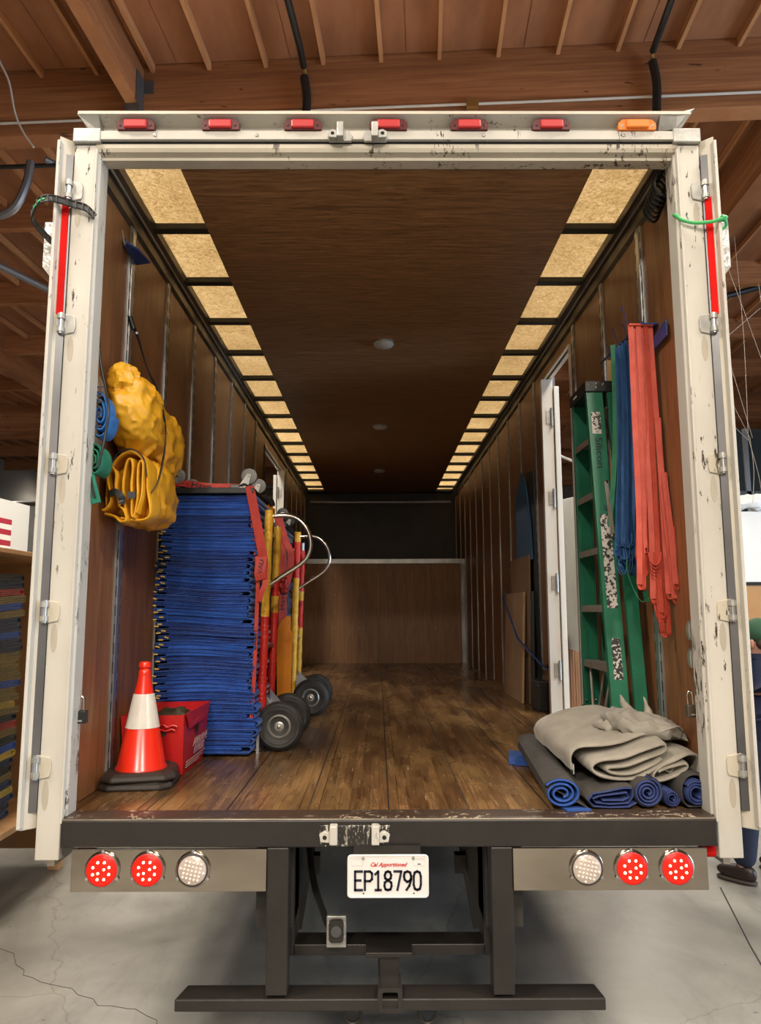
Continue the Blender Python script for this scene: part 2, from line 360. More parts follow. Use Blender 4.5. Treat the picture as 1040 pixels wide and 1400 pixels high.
# ------------------------------------------------------------------ mesh helpers
class MB:
    def __init__(s): s.v = []; s.f = []; s.sm = False
    def add(s, vs, fs):
        n = len(s.v); s.v += [Vector(p) for p in vs]; s.f += [tuple(i+n for i in f) for f in fs]; return s
    def box(s, c, d, R=None):
        x, y, z = (k/2 for k in d); c = Vector(c)
        P = [Vector(p) for p in ((-x,-y,-z),(x,-y,-z),(x,y,-z),(-x,y,-z),(-x,-y,z),(x,-y,z),(x,y,z),(-x,y,z))]
        if R: P = [R @ p for p in P]
        return s.add([p+c for p in P], [(0,3,2,1),(4,5,6,7),(0,1,5,4),(1,2,6,5),(2,3,7,6),(3,0,4,7)])
    def b2(s, a, b):
        return s.box([(p+q)/2 for p, q in zip(a, b)], [abs(q-p) for p, q in zip(a, b)])
    def ring(s, pts, n): pass
    def tube(s, path, r, n=10, caps=True, closed=False):
        P = [Vector(p) for p in path]; k = len(P)
        rr = r if isinstance(r, (list, tuple)) else [r]*k
        base = len(s.v); up = None
        for i, p in enumerate(P):
            if closed: t = P[(i+1) % k]-P[i-1]
            else: t = P[min(i+1, k-1)]-P[max(i-1, 0)]
            t.normalize()
            if up is None:
                up = Vector((0, 0, 1)) if abs(t.z) < .9 else Vector((0, 1, 0))
            sd = t.cross(up)
            if sd.length < 1e-4: sd = t.cross(Vector((1, 0, 0)))
            sd.normalize(); up = sd.cross(t)
            for j in range(n):
                a = 2*PI*j/n
                s.v.append(p + (sd*math.cos(a)+up*math.sin(a))*rr[i])
        for i in range(k if closed else k-1):
            for j in range(n):
                a0 = base+i*n+j; a1 = base+i*n+(j+1) % n
                b0 = base+((i+1) % k)*n+j; b1 = base+((i+1) % k)*n+(j+1) % n
                s.f.append((a0, b0, b1, a1))
        if caps and not closed:
            s.f.append(tuple(base+j for j in range(n))); s.f.append(tuple(base+(k-1)*n+j for j in reversed(range(n))))
        s.sm = True
        return s
    def lathe(s, prof, c, axis='z', n=28):
        # prof: list (radius, height) ; closed at ends if radius 0
        c = Vector(c); base = len(s.v); k = len(prof)
        for (r, h) in prof:
            for j in range(n):
                a = 2*PI*j/n; x, y = r*math.cos(a), r*math.sin(a)
                q = {'z': (x, y, h), 'y': (x, -h, y), 'x': (h, x, y)}[axis]
                s.v.append(c+Vector(q))
        for i in range(k-1):
            for j in range(n):
                s.f.append((base+i*n+j, base+i*n+(j+1) % n, base+(i+1)*n+(j+1) % n, base+(i+1)*n+j))
        s.f.append(tuple(base+j for j in reversed(range(n)))); s.f.append(tuple(base+(k-1)*n+j for j in range(n)))
        s.sm = True
        return s
    def prism(s, poly, ax, a, b):
        # poly of 2-D points extruded along axis ax from a to b
        n = len(poly)
        def P(u, v, w): return {'x': (w, u, v), 'y': (u, w, v), 'z': (u, v, w)}[ax]
        vs = [P(u, v, a) for u, v in poly]+[P(u, v, b) for u, v in poly]
        fs = [tuple(range(n)), tuple(reversed(range(n, 2*n)))]
        fs += [(i, i+n, (i+1) % n+n, (i+1) % n) for i in range(n)]
        return s.add(vs, fs)
    def sheet(s, path, th, fn, w0, w1, nw=2, edge=None):
        # a folded cloth: 2-D path given thickness, swept along a third axis by fn(u, v, w) -> 3-D point
        n = len(path); L_, R_ = [], []; e = th*.5 if edge is None else edge
        for i in range(n):
            a = Vector(path[max(i-1, 0)]); b = Vector(path[min(i+1, n-1)]); t = b-a
            if t.length < 1e-6: t = Vector((1, 0))
            t.normalize(); nr = Vector((-t.y, t.x))*th/2; p = Vector(path[i])
            L_.append((p, nr)); R_.append((p, -nr))
        loop = L_+R_[::-1]; k = len(loop); base = len(s.v)
        sd = 1 if w1 > w0 else -1
        st = [(w0, .35), (w0+sd*e, 1)]+[(w0+(w1-w0)*j/nw, 1) for j in range(1, nw)]+[(w1-sd*e, 1), (w1, .35)]
        nw = len(st)-1
        for w_, g in st:
            for p, nr in loop:
                q = p+nr*g; s.v.append(Vector(fn(q.x, q.y, w_)))
        for j in range(nw):
            for i in range(k):
                s.f.append((base+j*k+i, base+j*k+(i+1) % k, base+(j+1)*k+(i+1) % k, base+(j+1)*k+i))
        for i in range(n-1):
            s.f.append((base+i, base+2*n-1-i, base+2*n-2-i, base+i+1)[::-1])
            e = base+nw*k
            s.f.append((e+i, e+2*n-1-i, e+2*n-2-i, e+i+1))
        return s
    def ribbon(s, pts, w, th, wd):
        wd = Vector(wd).normalized(); P = [Vector(p) for p in pts]; k = len(P); base = len(s.v)
        for i, p in enumerate(P):
            t = (P[min(i+1, k-1)]-P[max(i-1, 0)]).normalized()
            d = wd-t*wd.dot(t)
            d = d.normalized() if d.length > 1e-4 else wd
            nr = t.cross(d)
            ww = w[i] if isinstance(w, (list, tuple)) else w
            for a, b_ in ((-1, -1), (1, -1), (1, 1), (-1, 1)):
                s.v.append(p+d*a*ww/2+nr*b_*th/2)
        for i in range(k-1):
            for j in range(4):
                s.f.append((base+i*4+j, base+i*4+(j+1) % 4, base+(i+1)*4+(j+1) % 4, base+(i+1)*4+j))
        s.f.append((base, base+3, base+2, base+1)); e = base+(k-1)*4; s.f.append((e, e+1, e+2, e+3))
        return s
    def blob(s, c, rad, nu=48, nv=28, amp=.03, freq=6, seed=0, power=.75, fn=None, crease=.32):
        c = Vector(c); base = len(s.v)
        def sp(x): return math.copysign(abs(x)**power, x)
        for i in range(nv+1):
            th = PI*i/nv
            for j in range(nu):
                ph = 2*PI*j/nu
                d = Vector((sp(math.sin(th)*math.cos(ph)), sp(math.sin(th)*math.sin(ph)), sp(math.cos(th))))
                p = Vector((d.x*rad[0], d.y*rad[1], d.z*rad[2]))
                q = p*freq+Vector((seed*7.3, seed*3.1, seed))
                a = 1-abs(noise.noise(q)*2.2); a2 = noise.noise(q*2.3)
                nrm = Vector((d.x/rad[0], d.y/rad[1], d.z/rad[2])).normalized()
                a3 = 1-abs(noise.noise(q*2.6+Vector((3, 1, 2)))*2.2)
                p += nrm*amp*(a-.55+.3*a2+crease*(a3-.55))
                if fn: p = Vector(fn(p))
                s.v.append(c+p)
        for i in range(nv):
            for j in range(nu):
                s.f.append((base+i*nu+j, base+(i+1)*nu+j, base+(i+1)*nu+(j+1) % nu, base+i*nu+(j+1) % nu))
        s.sm = True
        return s

def org(parent):
    o = Vector((0, 0, 0))
    while parent: o += parent.location; parent = parent.parent
    return o
def mesh_of(name, mb, off, mat, smooth=None):
    me = bpy.data.meshes.new(name)
    me.from_pydata([v-off for v in mb.v], [], mb.f)
    me.materials.append(mat)
    bm = bmesh.new(); bm.from_mesh(me); bmesh.ops.recalc_face_normals(bm, faces=bm.faces); bm.to_mesh(me); bm.free()
    sm = mb.sm if smooth is None else smooth
    if sm:
        me.polygons.foreach_set('use_smooth', [True]*len(me.polygons))
        try: me.set_sharp_from_angle(angle=math.radians(42))
        except Exception: pass
    me.update()
    return me
def obj(name, mb, mat, parent=None, bevel=0, label=None, smooth=None, stuff=False, sub=0):
    if parent is None:
        xs = [v.x for v in mb.v]; ys = [v.y for v in mb.v]; zs = [v.z for v in mb.v]
        off = Vector(((min(xs)+max(xs))/2, (min(ys)+max(ys))/2, min(zs)))
    else: off = org(parent)
    o = bpy.data.objects.new(name, mesh_of(name, mb, off, mat, smooth))
    SC.collection.objects.link(o)
    if parent: o.parent = parent
    else: o.location = off
    if bevel:
        b = o.modifiers.new('bevel', 'BEVEL'); b.width = bevel; b.segments = 2; b.limit_method = 'ANGLE'; b.angle_limit = math.radians(40)
    if sub:
        b = o.modifiers.new('subdivision', 'SUBSURF'); b.levels = sub; b.render_levels = sub
    if label: o['label'] = label
    if stuff: o['kind'] = 'stuff'
    return o
def tag(o, label, cat, group=None):
    o['label'] = label; o['category'] = cat
    if group: o['group'] = group
    return o
def thing(name, label, cat, loc=(0, 0, 0), group=None):
    o = bpy.data.objects.new(name, None); SC.collection.objects.link(o)
    o.location = loc; o.empty_display_size = .1
    return tag(o, label, cat, group)
def struct(name, mb, mat, bevel=0, **k):
    o = obj(name, mb, mat, None, bevel, **k); o['kind'] = 'structure'
    return o
def copy_tree(o, parent=None):
    c = o.copy(); SC.collection.objects.link(c)
    if parent: c.parent = parent
    for ch in list(o.children): copy_tree(ch, c)
    return c
def text(name, s, size, mat, parent, M4, extrude=.0008, shear=0, sx=1, offset=0, spacing=1, align='CENTER'):
    cu = bpy.data.curves.new(name, 'FONT'); cu.body = s; cu.size = size; cu.extrude = extrude; cu.shear = shear
    cu.align_x = align; cu.align_y = 'CENTER'; cu.offset = offset; cu.space_character = spacing; cu.resolution_u = 3
    tmp = bpy.data.objects.new(name, cu); SC.collection.objects.link(tmp)
    bpy.context.view_layer.update()
    me = bpy.data.meshes.new_from_object(tmp.evaluated_get(bpy.context.evaluated_depsgraph_get()))
    bpy.data.objects.remove(tmp)
    me.transform(Matrix.Diagonal((sx, 1, 1, 1))); me.transform(M4)
    me.transform(Matrix.Translation(-org(parent)))
    me.materials.clear(); me.materials.append(mat); me.name = name
    o = bpy.data.objects.new(name, me); SC.collection.objects.link(o); o.parent = parent
    return o
def frame(o, x, y):                   # matrix whose local x, y axes are given
    x = Vector(x).normalized(); y = Vector(y).normalized(); z = x.cross(y).normalized(); y = z.cross(x)
    return Matrix(((x.x, y.x, z.x, o[0]), (x.y, y.y, z.y, o[1]), (x.z, y.z, z.z, o[2]), (0, 0, 0, 1)))
def smooth_path(pts, k=4):
    P = [Vector(p) for p in pts]; out = []
    for i in range(len(P)-1):
        p0, p1, p2, p3 = P[max(i-1, 0)], P[i], P[i+1], P[min(i+2, len(P)-1)]
        for j in range(k):
            t = j/k
            out.append(.5*((2*p1)+(p2-p0)*t+(2*p0-5*p1+4*p2-p3)*t*t+(3*p1-p0-3*p2+p3)*t**3))
    out.append(P[-1]); return out
def arc(c, r, a0, a1, n=8, ry=None):
    return [(c[0]+r*math.cos(math.radians(a0+(a1-a0)*i/n)), c[1]+(ry or r)*math.sin(math.radians(a0+(a1-a0)*i/n))) for i in range(n+1)]
# ================================================================== BUILDING
def turn(mb):
    mb.v = [BROT @ v for v in mb.v]; return mb
def bstruct(name, mb, mat, **k): return struct(name, turn(mb), mat, **k)
def bpart(name, mb, mat, parent, **k): return obj(name, turn(mb), mat, parent, **k)

gf = bstruct('floor', MB().b2((-16, -12, GZ-.2), (12, 32, GZ)), CONC)
# saw-cut joints in the slab
jt = MB()
for a, b in (((2.32, 2.55), (2.08, 1.66)), ((2.08, 1.66), (1.2, -2))):
    A = Vector((*a, GZ+.001)); B = Vector((*b, GZ+.001)); n = (B-A).cross(Vector((0, 0, 1))).normalized()*.0045
    jt.add([A-n, B-n, B+n, A+n], [(0, 1, 2, 3)])
obj('control_joint', jt, SLOT, gf)
jt = MB(); pts = [(-2.5, 2.0), (-2.28, 1.72), (-2.1, 1.6), (-1.95, 1.40), (-1.8, 1.28), (-1.6, 1.2), (-1.4, 1.05), (-1.2, 1.0), (-1.05, .86)]
jt.ribbon([Vector((p[0]+.015*math.sin(i*2.3), p[1]+.012*math.sin(i*3.1), GZ+.0008)) for i, p in enumerate(smooth_path([(a, b, 0) for a, b in pts], 3))], .0026, .001, (.3, 1, 0))
obj('slab_crack', jt, SLOT, gf)

ceil = bstruct('ceiling', MB().b2((-16, -12, DECK), (12, 32, DECK+.06)), DECKM)
# plywood sheets of the deck in the bays in view
MAINY = 4.3
for k in range(-9, 6):
    x0 = k*1.22
    bpart('deck_sheet', MB().b2((x0+.006, MAINY-4.9, DECK-.012), (x0+1.214, MAINY-.12, DECK-.001)), DECKM, ceil)
PY = [MAINY, MAINY+2.46, MAINY+4.96, MAINY+7.45, MAINY+9.95, MAINY+12.5, MAINY+15, MAINY+17.5, MAINY+20, MAINY+22.5, MAINY+25]
def joist(x, y0, y1): return MB().b2((x-.02, y0, DECK-.10), (x+.02, y1, DECK-.012))
for k in range(-13, 11):
    bpart('rafter', joist(.35+k*.61, -3.0, MAINY-.1), JOIST, ceil)
for i in range(4):
    for k in list(range(-22, -3))+list(range(2, 12)):
        bpart('rafter', joist(.35+k*.61, PY[i]+.11, PY[i+1]-.11), JOIST, ceil)
far = MB()
for i in range(4, 10):
    for k in list(range(-26, -3))+list(range(2, 18)):
        j = joist(.35+k*.61, PY[i]+.11, PY[i+1]-.11); far.add(j.v, j.f)
bpart('far_rafters', far, JOIST, ceil, stuff=True)
bpart('girder', MB().b2((-16, MAINY-.1, 5.78), (12, MAINY+.12, DECK)), GLULAM, ceil, bevel=.006)
bpart('girder', MB().b2((-16, PY[5]-.12, 5.72), (12, PY[5]+.12, DECK)), GLULAM, ceil)
bpart('girder', MB().b2((-16, PY[9]-.12, 5.72), (12, PY[9]+.12, DECK)), GLULAM, ceil)
for i, y in enumerate(PY):
    if i in (0, 5, 9): continue
    bpart('purlin', MB().b2((-16, y-.06, DECK-.40), (12, y+.06, DECK)), PURLIN, ceil)
# lengthwise beams
bpart('beam', MB().b2((-2.93, -3, 6.02), (-2.80, MAINY-.1, DECK)), GLULAM, ceil)
bpart('beam', MB().b2((-8.95, MAINY+.12, 5.86), (-8.7, 28, DECK)), GLULAM, ceil)
bpart('beam', MB().b2((4.15, MAINY+.12, 5.86), (4.42, 28, DECK)), GLULAM, ceil)
# steel hanger on the first girder
h = MB().b2((-2.94, MAINY-.22, 5.95), (-2.79, MAINY-.1, 6.02)).b2((-2.80, MAINY-.30, 6.0), (-2.785, MAINY-.1, 6.34)).b2((-2.79, MAINY-.12, 6.2), (-2.68, MAINY-.1, 6.34))
bpart('beam_hanger', h, GREYCH, ceil)
# cord running along the girder, conduits and hangers
bpart('white_cord', MB().tube([(-9, MAINY-.13, 5.93), (-3.9, MAINY-.13, 5.91), (0, MAINY-.13, 5.915), (1.4, MAINY-.13, 5.91), (9, MAINY-.13, 5.92)], .014, 6), TUBEW, ceil)
bpart('junction_box', MB().b2((.62, MAINY-.17, 5.86), (.74, MAINY-.1, 5.95)), BRASS, ceil)
for x in (-1.06, 2.50):
    bpart('black_pipe', MB().tube([(x-.1, .6, 6.42), (x, MAINY-.45, 6.38), (x, MAINY-.2, 6.36)], .035, 8), BLACKP, ceil)
    bpart('pipe_strap', MB().tube([(x, MAINY-.2, 6.36), (x+.01, MAINY-.16, 6.31), (x, MAINY-.16, 6.26)], .02, 6), BRASS, ceil)
    bpart('black_hose', MB().tube(smooth_path([(x, MAINY-.17, 6.27), (x+.03, MAINY-.17, 6.05), (x+.02, MAINY-.17, 5.8), (x-.03, MAINY-.2, 5.2)]), .045, 8), BLACKP, ceil)
# left: conduits and hoses
bpart('conduit', MB().tube([(-8.6, 4.6, 5.7), (-4.0, 4.55, 5.66), (-3.2, 4.55, 5.66)], .025, 8), BLACKP, ceil)
bpart('hose_loop', MB().tube(smooth_path([(-4.9, 4.5, 5.3), (-4.6, 4.52, 5.08), (-4.33, 4.5, 5.12), (-4.2, 4.5, 5.4), (-4.16, 4.5, 5.68)]), .045, 8), PIPE, ceil)
bpart('conduit', MB().tube([(-4.0, 4.5, 5.7), (-2.7, 5.8, 5.5)], .035, 8), PIPE, ceil)
bpart('conduit', MB().tube([(-5.6, 6, 5.35), (-4.9, 7.6, 5.3), (-3, 12, 5.3)], .05, 8), PIPE, ceil)
bpart('white_cord', MB().tube(smooth_path([(-4.2, 3.75, 6.53), (-4.12, 3.75, 6.3), (-4.0, 3.75, 6.05), (-3.92, 3.75, 5.72), (-3.82, 3.75, 5.5), (-3.70, 3.75, 5.33)]), .010, 6), TUBEW, ceil)
bpart('conduit', MB().tube([(2.6, 9, 5.2), (6.5, 9.6, 6.4)], .05, 8), BLACKP, ceil)
bpart('conduit', MB().tube([(-12, 22, 5.0), (-4, 22, 5.0)], .06, 6), PIPE, ceil)

# outer walls, the right hand one with its open dock door
bstruct('wall_left', MB().b2((-16.2, -12, GZ), (-16, 32, DECK)), DRY)
bstruct('wall_back', MB().b2((-16, -12.2, GZ), (12, -12, DECK)), DRY)
bstruct('wall_front', MB().b2((-16, 32, GZ), (12, 32.2, DECK)), DRY)
wr = MB().b2((12, -12, GZ), (12.2, -3.5, DECK)).b2((12, 4.0, GZ), (12.2, 32, DECK)).b2((12, -3.5, 3.6), (12.2, 4.0, DECK))
bstruct('wall_right', wr, DRY)

# office partition on the left with the striped flag
ow = bstruct('wall_office', MB().b2((-6.6, 5.5, GZ), (-6.45, 9.05, 2.5)), WALLW)
bpart('corner_trim', MB().b2((-6.46, 9.05, GZ), (-6.36, 9.2, 2.5)), GREYCH, ow)
t = thing('flag', 'red and white striped flag on the white office wall above the plywood rack', 'flag', (-6.0, 9.5, .9))
FX = -5.88
for i in range(9):
    mb = MB().b2((-6.44, 7.1, 2.20-.085*(i+1)), (-6.425, 8.5, 2.20-.085*i-.003))
    bpart('stripe', mb, FLAGR if i % 2 == 0 else FLAGW, t)
# dark machinery seen in the gap past the office corner
t = thing('roller_door_track', 'dark steel roller door track past the corner of the office wall', 'door track', (-7, 15, GZ))
bpart('track', MB().b2((-7.0, 10.2, GZ), (-6.7, 10.4, 2.4)), BLACKSTEEL, t)
bpart('track', MB().b2((-6.45, 10.2, GZ), (-6.38, 10.4, 2.4)), ALU, t)
bpart('roller', MB().tube([(-8.5, 10.3, 2.6), (-6.0, 10.3, 2.6)], .18, 12), BLACKSTEEL, t)
t = thing('dark_partition', 'dark partition wall beyond the office on the left', 'partition', (-9, 19, GZ))
bpart('panel', MB().b2((-14, 19, GZ), (-3.5, 19.2, 3.4)), DARK, t)

# ceiling lamps seen on the left, one over the other
for (x, y, z, s), lb in zip(((-7.75, 14.3, 5.65, .06), (-13.6, 27.2, 5.6, .18)), ('lit ceiling lamp beside the big lengthwise roof beam on the left', 'far lit ceiling lamp low on the left beside the white post')):
    t = thing('ceiling_lamp', lb, 'lamp', (x, y, z))
    obj('diffuser', MB().b2((x-s, y-s*3, z), (x+s, y+s*3, z+.05)), LAMPEM, t)
    obj('housing', MB().b2((x-s-.02, y-s*3-.02, z+.05), (x+s+.02, y+s*3+.02, z+.12)), WALLW, t)
    obj('drop_rod', MB().tube([(x, y, z+.15), (x, y, DECK-.05)], .012, 6), PIPE, t)
# fixtures of the lamps that light the hall
for k, (lx, ly) in enumerate(LAMPS):
    hb = obj('high_bay_lamp', MB().b2((lx-.3, ly-.62, 5.36), (lx+.3, ly+.62, 5.48)), WALLW, ceil)
    for s in (-.5, .5): obj('drop_rod', MB().tube([(lx, ly+s, 5.48), (lx, ly+s, DECK)], .01, 6), PIPE, hb)
    obj('lamp_diffuser', MB().b2((lx-.26, ly-.58, 5.352), (lx+.26, ly+.58, 5.36)), LAMPEM, hb)

# ------------------------------------------------------------------ folded moving blankets
def fold_path(wd, th, seed, loops=1, side=1):
    """cross-section of a folded quilt: outer wrap around inner folds, rounded end on the right"""
    r = random.Random(seed); l = th/4.0; x0, x1 = -wd/2, wd/2
    rr = th/2-l/2
    xi = x1-rr-.004-(r.random()*.05 if r.random() < .35 else r.random()*.010)
    p = [(x0+r.random()*.012, rr)]
    p += [(x0+(x1-rr-x0)*i/7, rr) for i in range(1, 7)]
    p += arc((x1-rr, 0), rr, 90, -90, 8)
    p += [(x1-rr+(x0-x1+rr)*i/7, -rr) for i in range(1, 7)]
    q = [(x0+.004+r.random()*.01, l*.52)]+[(x0+(xi-x0)*i/6, l*.52) for i in range(1, 6)]+arc((xi, 0), l*.52, 90, -90, 5)+[(xi+(x0-xi)*i/6, -l*.52) for i in range(1, 6)]+[(x0+.002+r.random()*.01, -l*.52)]
    return p, q, l
def quilt(name, mat, parent, wd, dp, th, seed, defo=None, tags=0, nw=2):
    p, q, l = fold_path(wd, th, seed)
    defo = defo or (lambda x, y, z: (x, y, z))
    ph = seed*1.7
    fn = lambda u, v, w_: defo(u, w_+(.0035*math.sin(v*700+ph)+.004*math.sin(u*7+ph+v*300) if w_ < 0 else 0), v+th/2)
    mb = MB()
    if parent: pass
    mb.sheet(p, l*.96, fn, -dp/2, dp/2, nw); mb.sheet(q, l*.9, fn, -dp/2+.002, dp/2, nw)
    mb.sm = True
    return mb, l

# plywood rack on the left, full of folded blankets
RX = -2.42
t = thing('blanket_rack', 'open plywood rack full of folded blankets at the left edge', 'rack', (-2.9, 2.0, GZ))
def rk(name, a, b): obj(name, MB().b2(a, b), PLYRACK, t, bevel=.003)
rk('side_board', (-3.3, 1.60, GZ+.12), (RX, 1.66, 1.12))
rk('side_board', (-3.3, 3.05, GZ+.12), (RX, 3.11, 1.12))
rk('top_board', (-3.3, 1.58, 1.12), (RX+.02, 3.13, 1.15))
rk('bottom_board', (-3.3, 1.0, -.66), (RX+.04, 3.13, -.62))
rk('back_board', (-3.34, 1.0, GZ+.12), (-3.3, 3.13, 1.12))
for x in (-3.25, -2.5):
    for y in (1.66, 2.95): obj('leg', MB().b2((x, y, GZ), (x+.09, y+.09, -.66)), PLYRACK, t)
cols = [NAVYQ, BLACKQ, NAVYQ, YELQ, NAVYQ, OLIVEQ, BLACKQ, NAVYQ, YELQ, BLUEQ, BLACKQ, OLIVEQ, REDQ, BLACKQ, OLIVEQ, YELQ, OLIVEQ, OLIVEQ, BLUEQ, OLIVEQ, OLIVEQ, OLIVEQ, OLIVEQ, NAVYQ, NAVYQ, BLUEQ, NAVYQ, NAVYQ, OLIVEQ, BLUEQ, OLIVEQ, REDQ, NAVYQ, BLACKQ]
cname = {NAVYQ: 'navy', BLACKQ: 'black', YELQ: 'yellow', OLIVEQ: 'olive', BLUEQ: 'blue', REDQ: 'red'}
z = -.62; prev = 'the bottom board of the rack'; cnt = {}
for i, mt_ in enumerate(cols):
    th = .043+.008*random.random(); a, b_ = random.random()*6, random.random()*.012
    def dq(x, y, z_, z0=z, a=a, b_=b_, off=random.uniform(-.045, .03), dp_=random.uniform(.6, 1.5)):
        return (-2.86+y*.9, 2.05+x+off, z0+z_+.010*math.sin(4*x+.3)+.006*math.sin(9*x+z0*6))
    mb, l = quilt('folded_blanket', mt_, None, .72, .72, th, 100+i, dq, nw=3)
    o = obj('folded_blanket', mb, mt_)
    cn = cname[mt_]
    cnt[cn] = cnt.get(cn, 0)+1
    ordn = ['lowest', 'second lowest', 'third from the bottom', 'fourth from the bottom', 'fifth from the bottom', 'sixth from the bottom', 'seventh from the bottom', 'eighth from the bottom', 'ninth from the bottom', 'tenth from the bottom', 'topmost'][min(cnt[cn]-1, 10)]
    tag(o, f'folded {cn} blanket in the plywood rack, {ordn} of the {cn} ones', 'blanket', 'folded blankets in the plywood rack')
    z += th+.001

# ------------------------------------------------------------------ beyond the trailer on the right
t = thing('wall_cabinet', 'white flat panel over an orange wooden board at the right edge', 'partition', (4.9, 6.0, GZ))
obj('white_panel', MB().b2((4.1, 6.0, 1.08), (6.2, 6.06, 1.93)), BOARDW, t)
obj('panel_edge', MB().b2((4.1, 5.98, 1.04), (6.2, 6.0, 1.08)), SLOT, t)
obj('wooden_board', MB().b2((4.1, 6.0, .60), (6.2, 6.06, 1.04)), BOARDB, t)
obj('lower_board', MB().b2((4.1, 6.02, GZ), (6.2, 6.08, .60)), WALLW, t)
t = thing('plastic_bundle', 'crumpled clear plastic bundle lying on top of the white panel', 'plastic', (5, 6, 1.95))
obj('plastic_sheet', MB().blob((4.95, 6.05, 2.04), (.75, .12, .1), amp=.05, freq=7, seed=3), WPAINT, t)
t = thing('steel_window', 'dark steel framed window high on the right', 'window', (6.6, 9.0, 1.9))
obj('pane', MB().b2((5.0, 9.0, 1.7), (9.4, 9.03, 3.7)), GLASSD, t)
for x in (5.0, 5.95, 6.9): obj('frame_bar', MB().b2((x, 8.96, 1.7), (x+.07, 9.04, 3.7)), GREYCH, t)
obj('frame_bar', MB().b2((5, 8.96, 2.6), (9.4, 9.04, 2.66)), BLACKSTEEL, t)
obj('sill_wall', MB().b2((4.8, 9.0, GZ), (9.6, 9.15, 1.7)), DARK, t)
t = thing('hanging_wires', 'thin white wires gathered into a knot hanging at the right', 'wires', (4.3, 6.0, 2.0))
for a, b_, k in (((3.6, 5.5, 5.5), (4.35, 5.6, 2.75), 0), ((4.25, 5.5, 5.2), (4.3, 5.6, 2.75), 0), ((3.7, 5.5, 4.0), (4.32, 5.6, 2.75), 1), ((4.3, 5.6, 2.75), (4.42, 5.6, 1.98), 1), ((4.32, 5.6, 2.75), (4.3, 5.6, 1.98), 0), ((3.75, 5.5, 3.6), (4.15, 5.6, 1.98), 0), ((4.0, 5.5, 5.3), (4.9, 5.6, 2.2), 0), ((4.5, 5.5, 4.6), (4.65, 5.6, 2.4), 0), ((3.6, 5.5, 3.3), (4.3, 5.6, 2.72), 0), ((3.55, 5.6, 3.55), (4.5, 5.5, 4.3), 0)):
    A, B = Vector(a), Vector(b_); md = (A+B)/2+Vector((.03, 0, -.05 if k else 0))
    obj('wire', MB().tube(smooth_path([A, md, B], 4), .0028, 5), M('thin_wire', (.30, .26, .22), .5), t)

# seen through the trailer's right side door: white slab and plywood on edge
t = thing('white_door_slab', 'tall white slab standing outside the open side door', 'panel', (2.25, 3.6, GZ))
obj('slab', MB().prism([(3.1, .35), (5.4, .42), (5.4, 1.93), (3.1, 1.72)], 'x', 1.78, 1.84), WPAINT, t, bevel=.004)
obj('bracket', MB().b2((1.765, 3.35, 1.02), (1.78, 3.43, 1.06)), GREYCH, t)
obj('stand', MB().b2((1.79, 5.05, GZ), (1.85, 5.35, .42)), DARK, t)
for k in range(9):
    o = obj('plywood_sheet', MB().b2((1.70+k*.032, 4.25+.02*random.random()+k*.03, GZ), (1.70+k*.032+.021, 5.0, .47+.03*random.random()-.012*k)), PLYEDGE)
    tag(o, ['first', 'second', 'third', 'fourth', 'fifth', 'sixth', 'seventh', 'eighth', 'last'][k]+' brown plywood sheet from the truck, on edge outside the right side door', 'plywood', 'plywood sheets stood outside the side door')
t = thing('support_post', 'grey round steel post seen through the right side door', 'post', (2.6, 4.6, GZ))
obj('pipe', MB().tube([(2.02, 5.6, GZ), (2.02, 5.6, 6.0)], .035, 10), PIPE, t)
obj('base_plate', MB().b2((1.92, 5.5, GZ), (2.12, 5.7, GZ+.02)), PIPE, t)
obj('brace', MB().tube([(1.9, 6.2, 2.8), (2.5, 5.4, 2.3)], .015, 6), ALU, t)
t = thing('parked_box_wall', 'pale box side seen through the left side door', 'panel', (-3.4, 8.5, GZ))
obj('box_side', MB().b2((-2.6, 7.4, GZ), (-2.5, 10.4, 2.05)), DRY, t)
# ================================================================== TRAILER BODY
T = thing('box_trailer', 'white box truck body open at the back with plywood lined walls and wooden floor', 'trailer', (0, 4.5, GZ))
# floor strips
N = 64; W0, W1 = -1.232, 1.232; sw = (W1-W0)/N
stripmesh = None
for i in range(N):
    x = W0+sw*(i+.5)
    gap = .0035 if i % 8 == 0 else .0006
    if stripmesh is None:
        mb = MB().b2((-sw/2+.0004, .06-4.5, -.028), (sw/2-.0004, 7.98-4.5, 0))
        stripmesh = bpy.data.meshes.new('floor_strip'); stripmesh.from_pydata(mb.v, [], mb.f); stripmesh.materials.append(FLOORM)
    o = bpy.data.objects.new('floor_strip', stripmesh); SC.collection.objects.link(o); o.parent = T
    o.location = (x, 0, 1.15-(.0012 if i % 2 else 0)-random.random()*.0006)
    if i % 8 == 0: o.scale = (.93, 1, 1)
obj('subfloor', MB().b2((-1.24, .06, -.06), (1.24, 9.2, -.03)), SLOT, T)
for k in range(1, 8):
    x = W0+sw*8*k
    obj('floor_seam', MB().b2((x-.004, .08, -.004), (x+.0005, 7.96, .0012)), ALUDARK if k % 2 else SLOT, T)

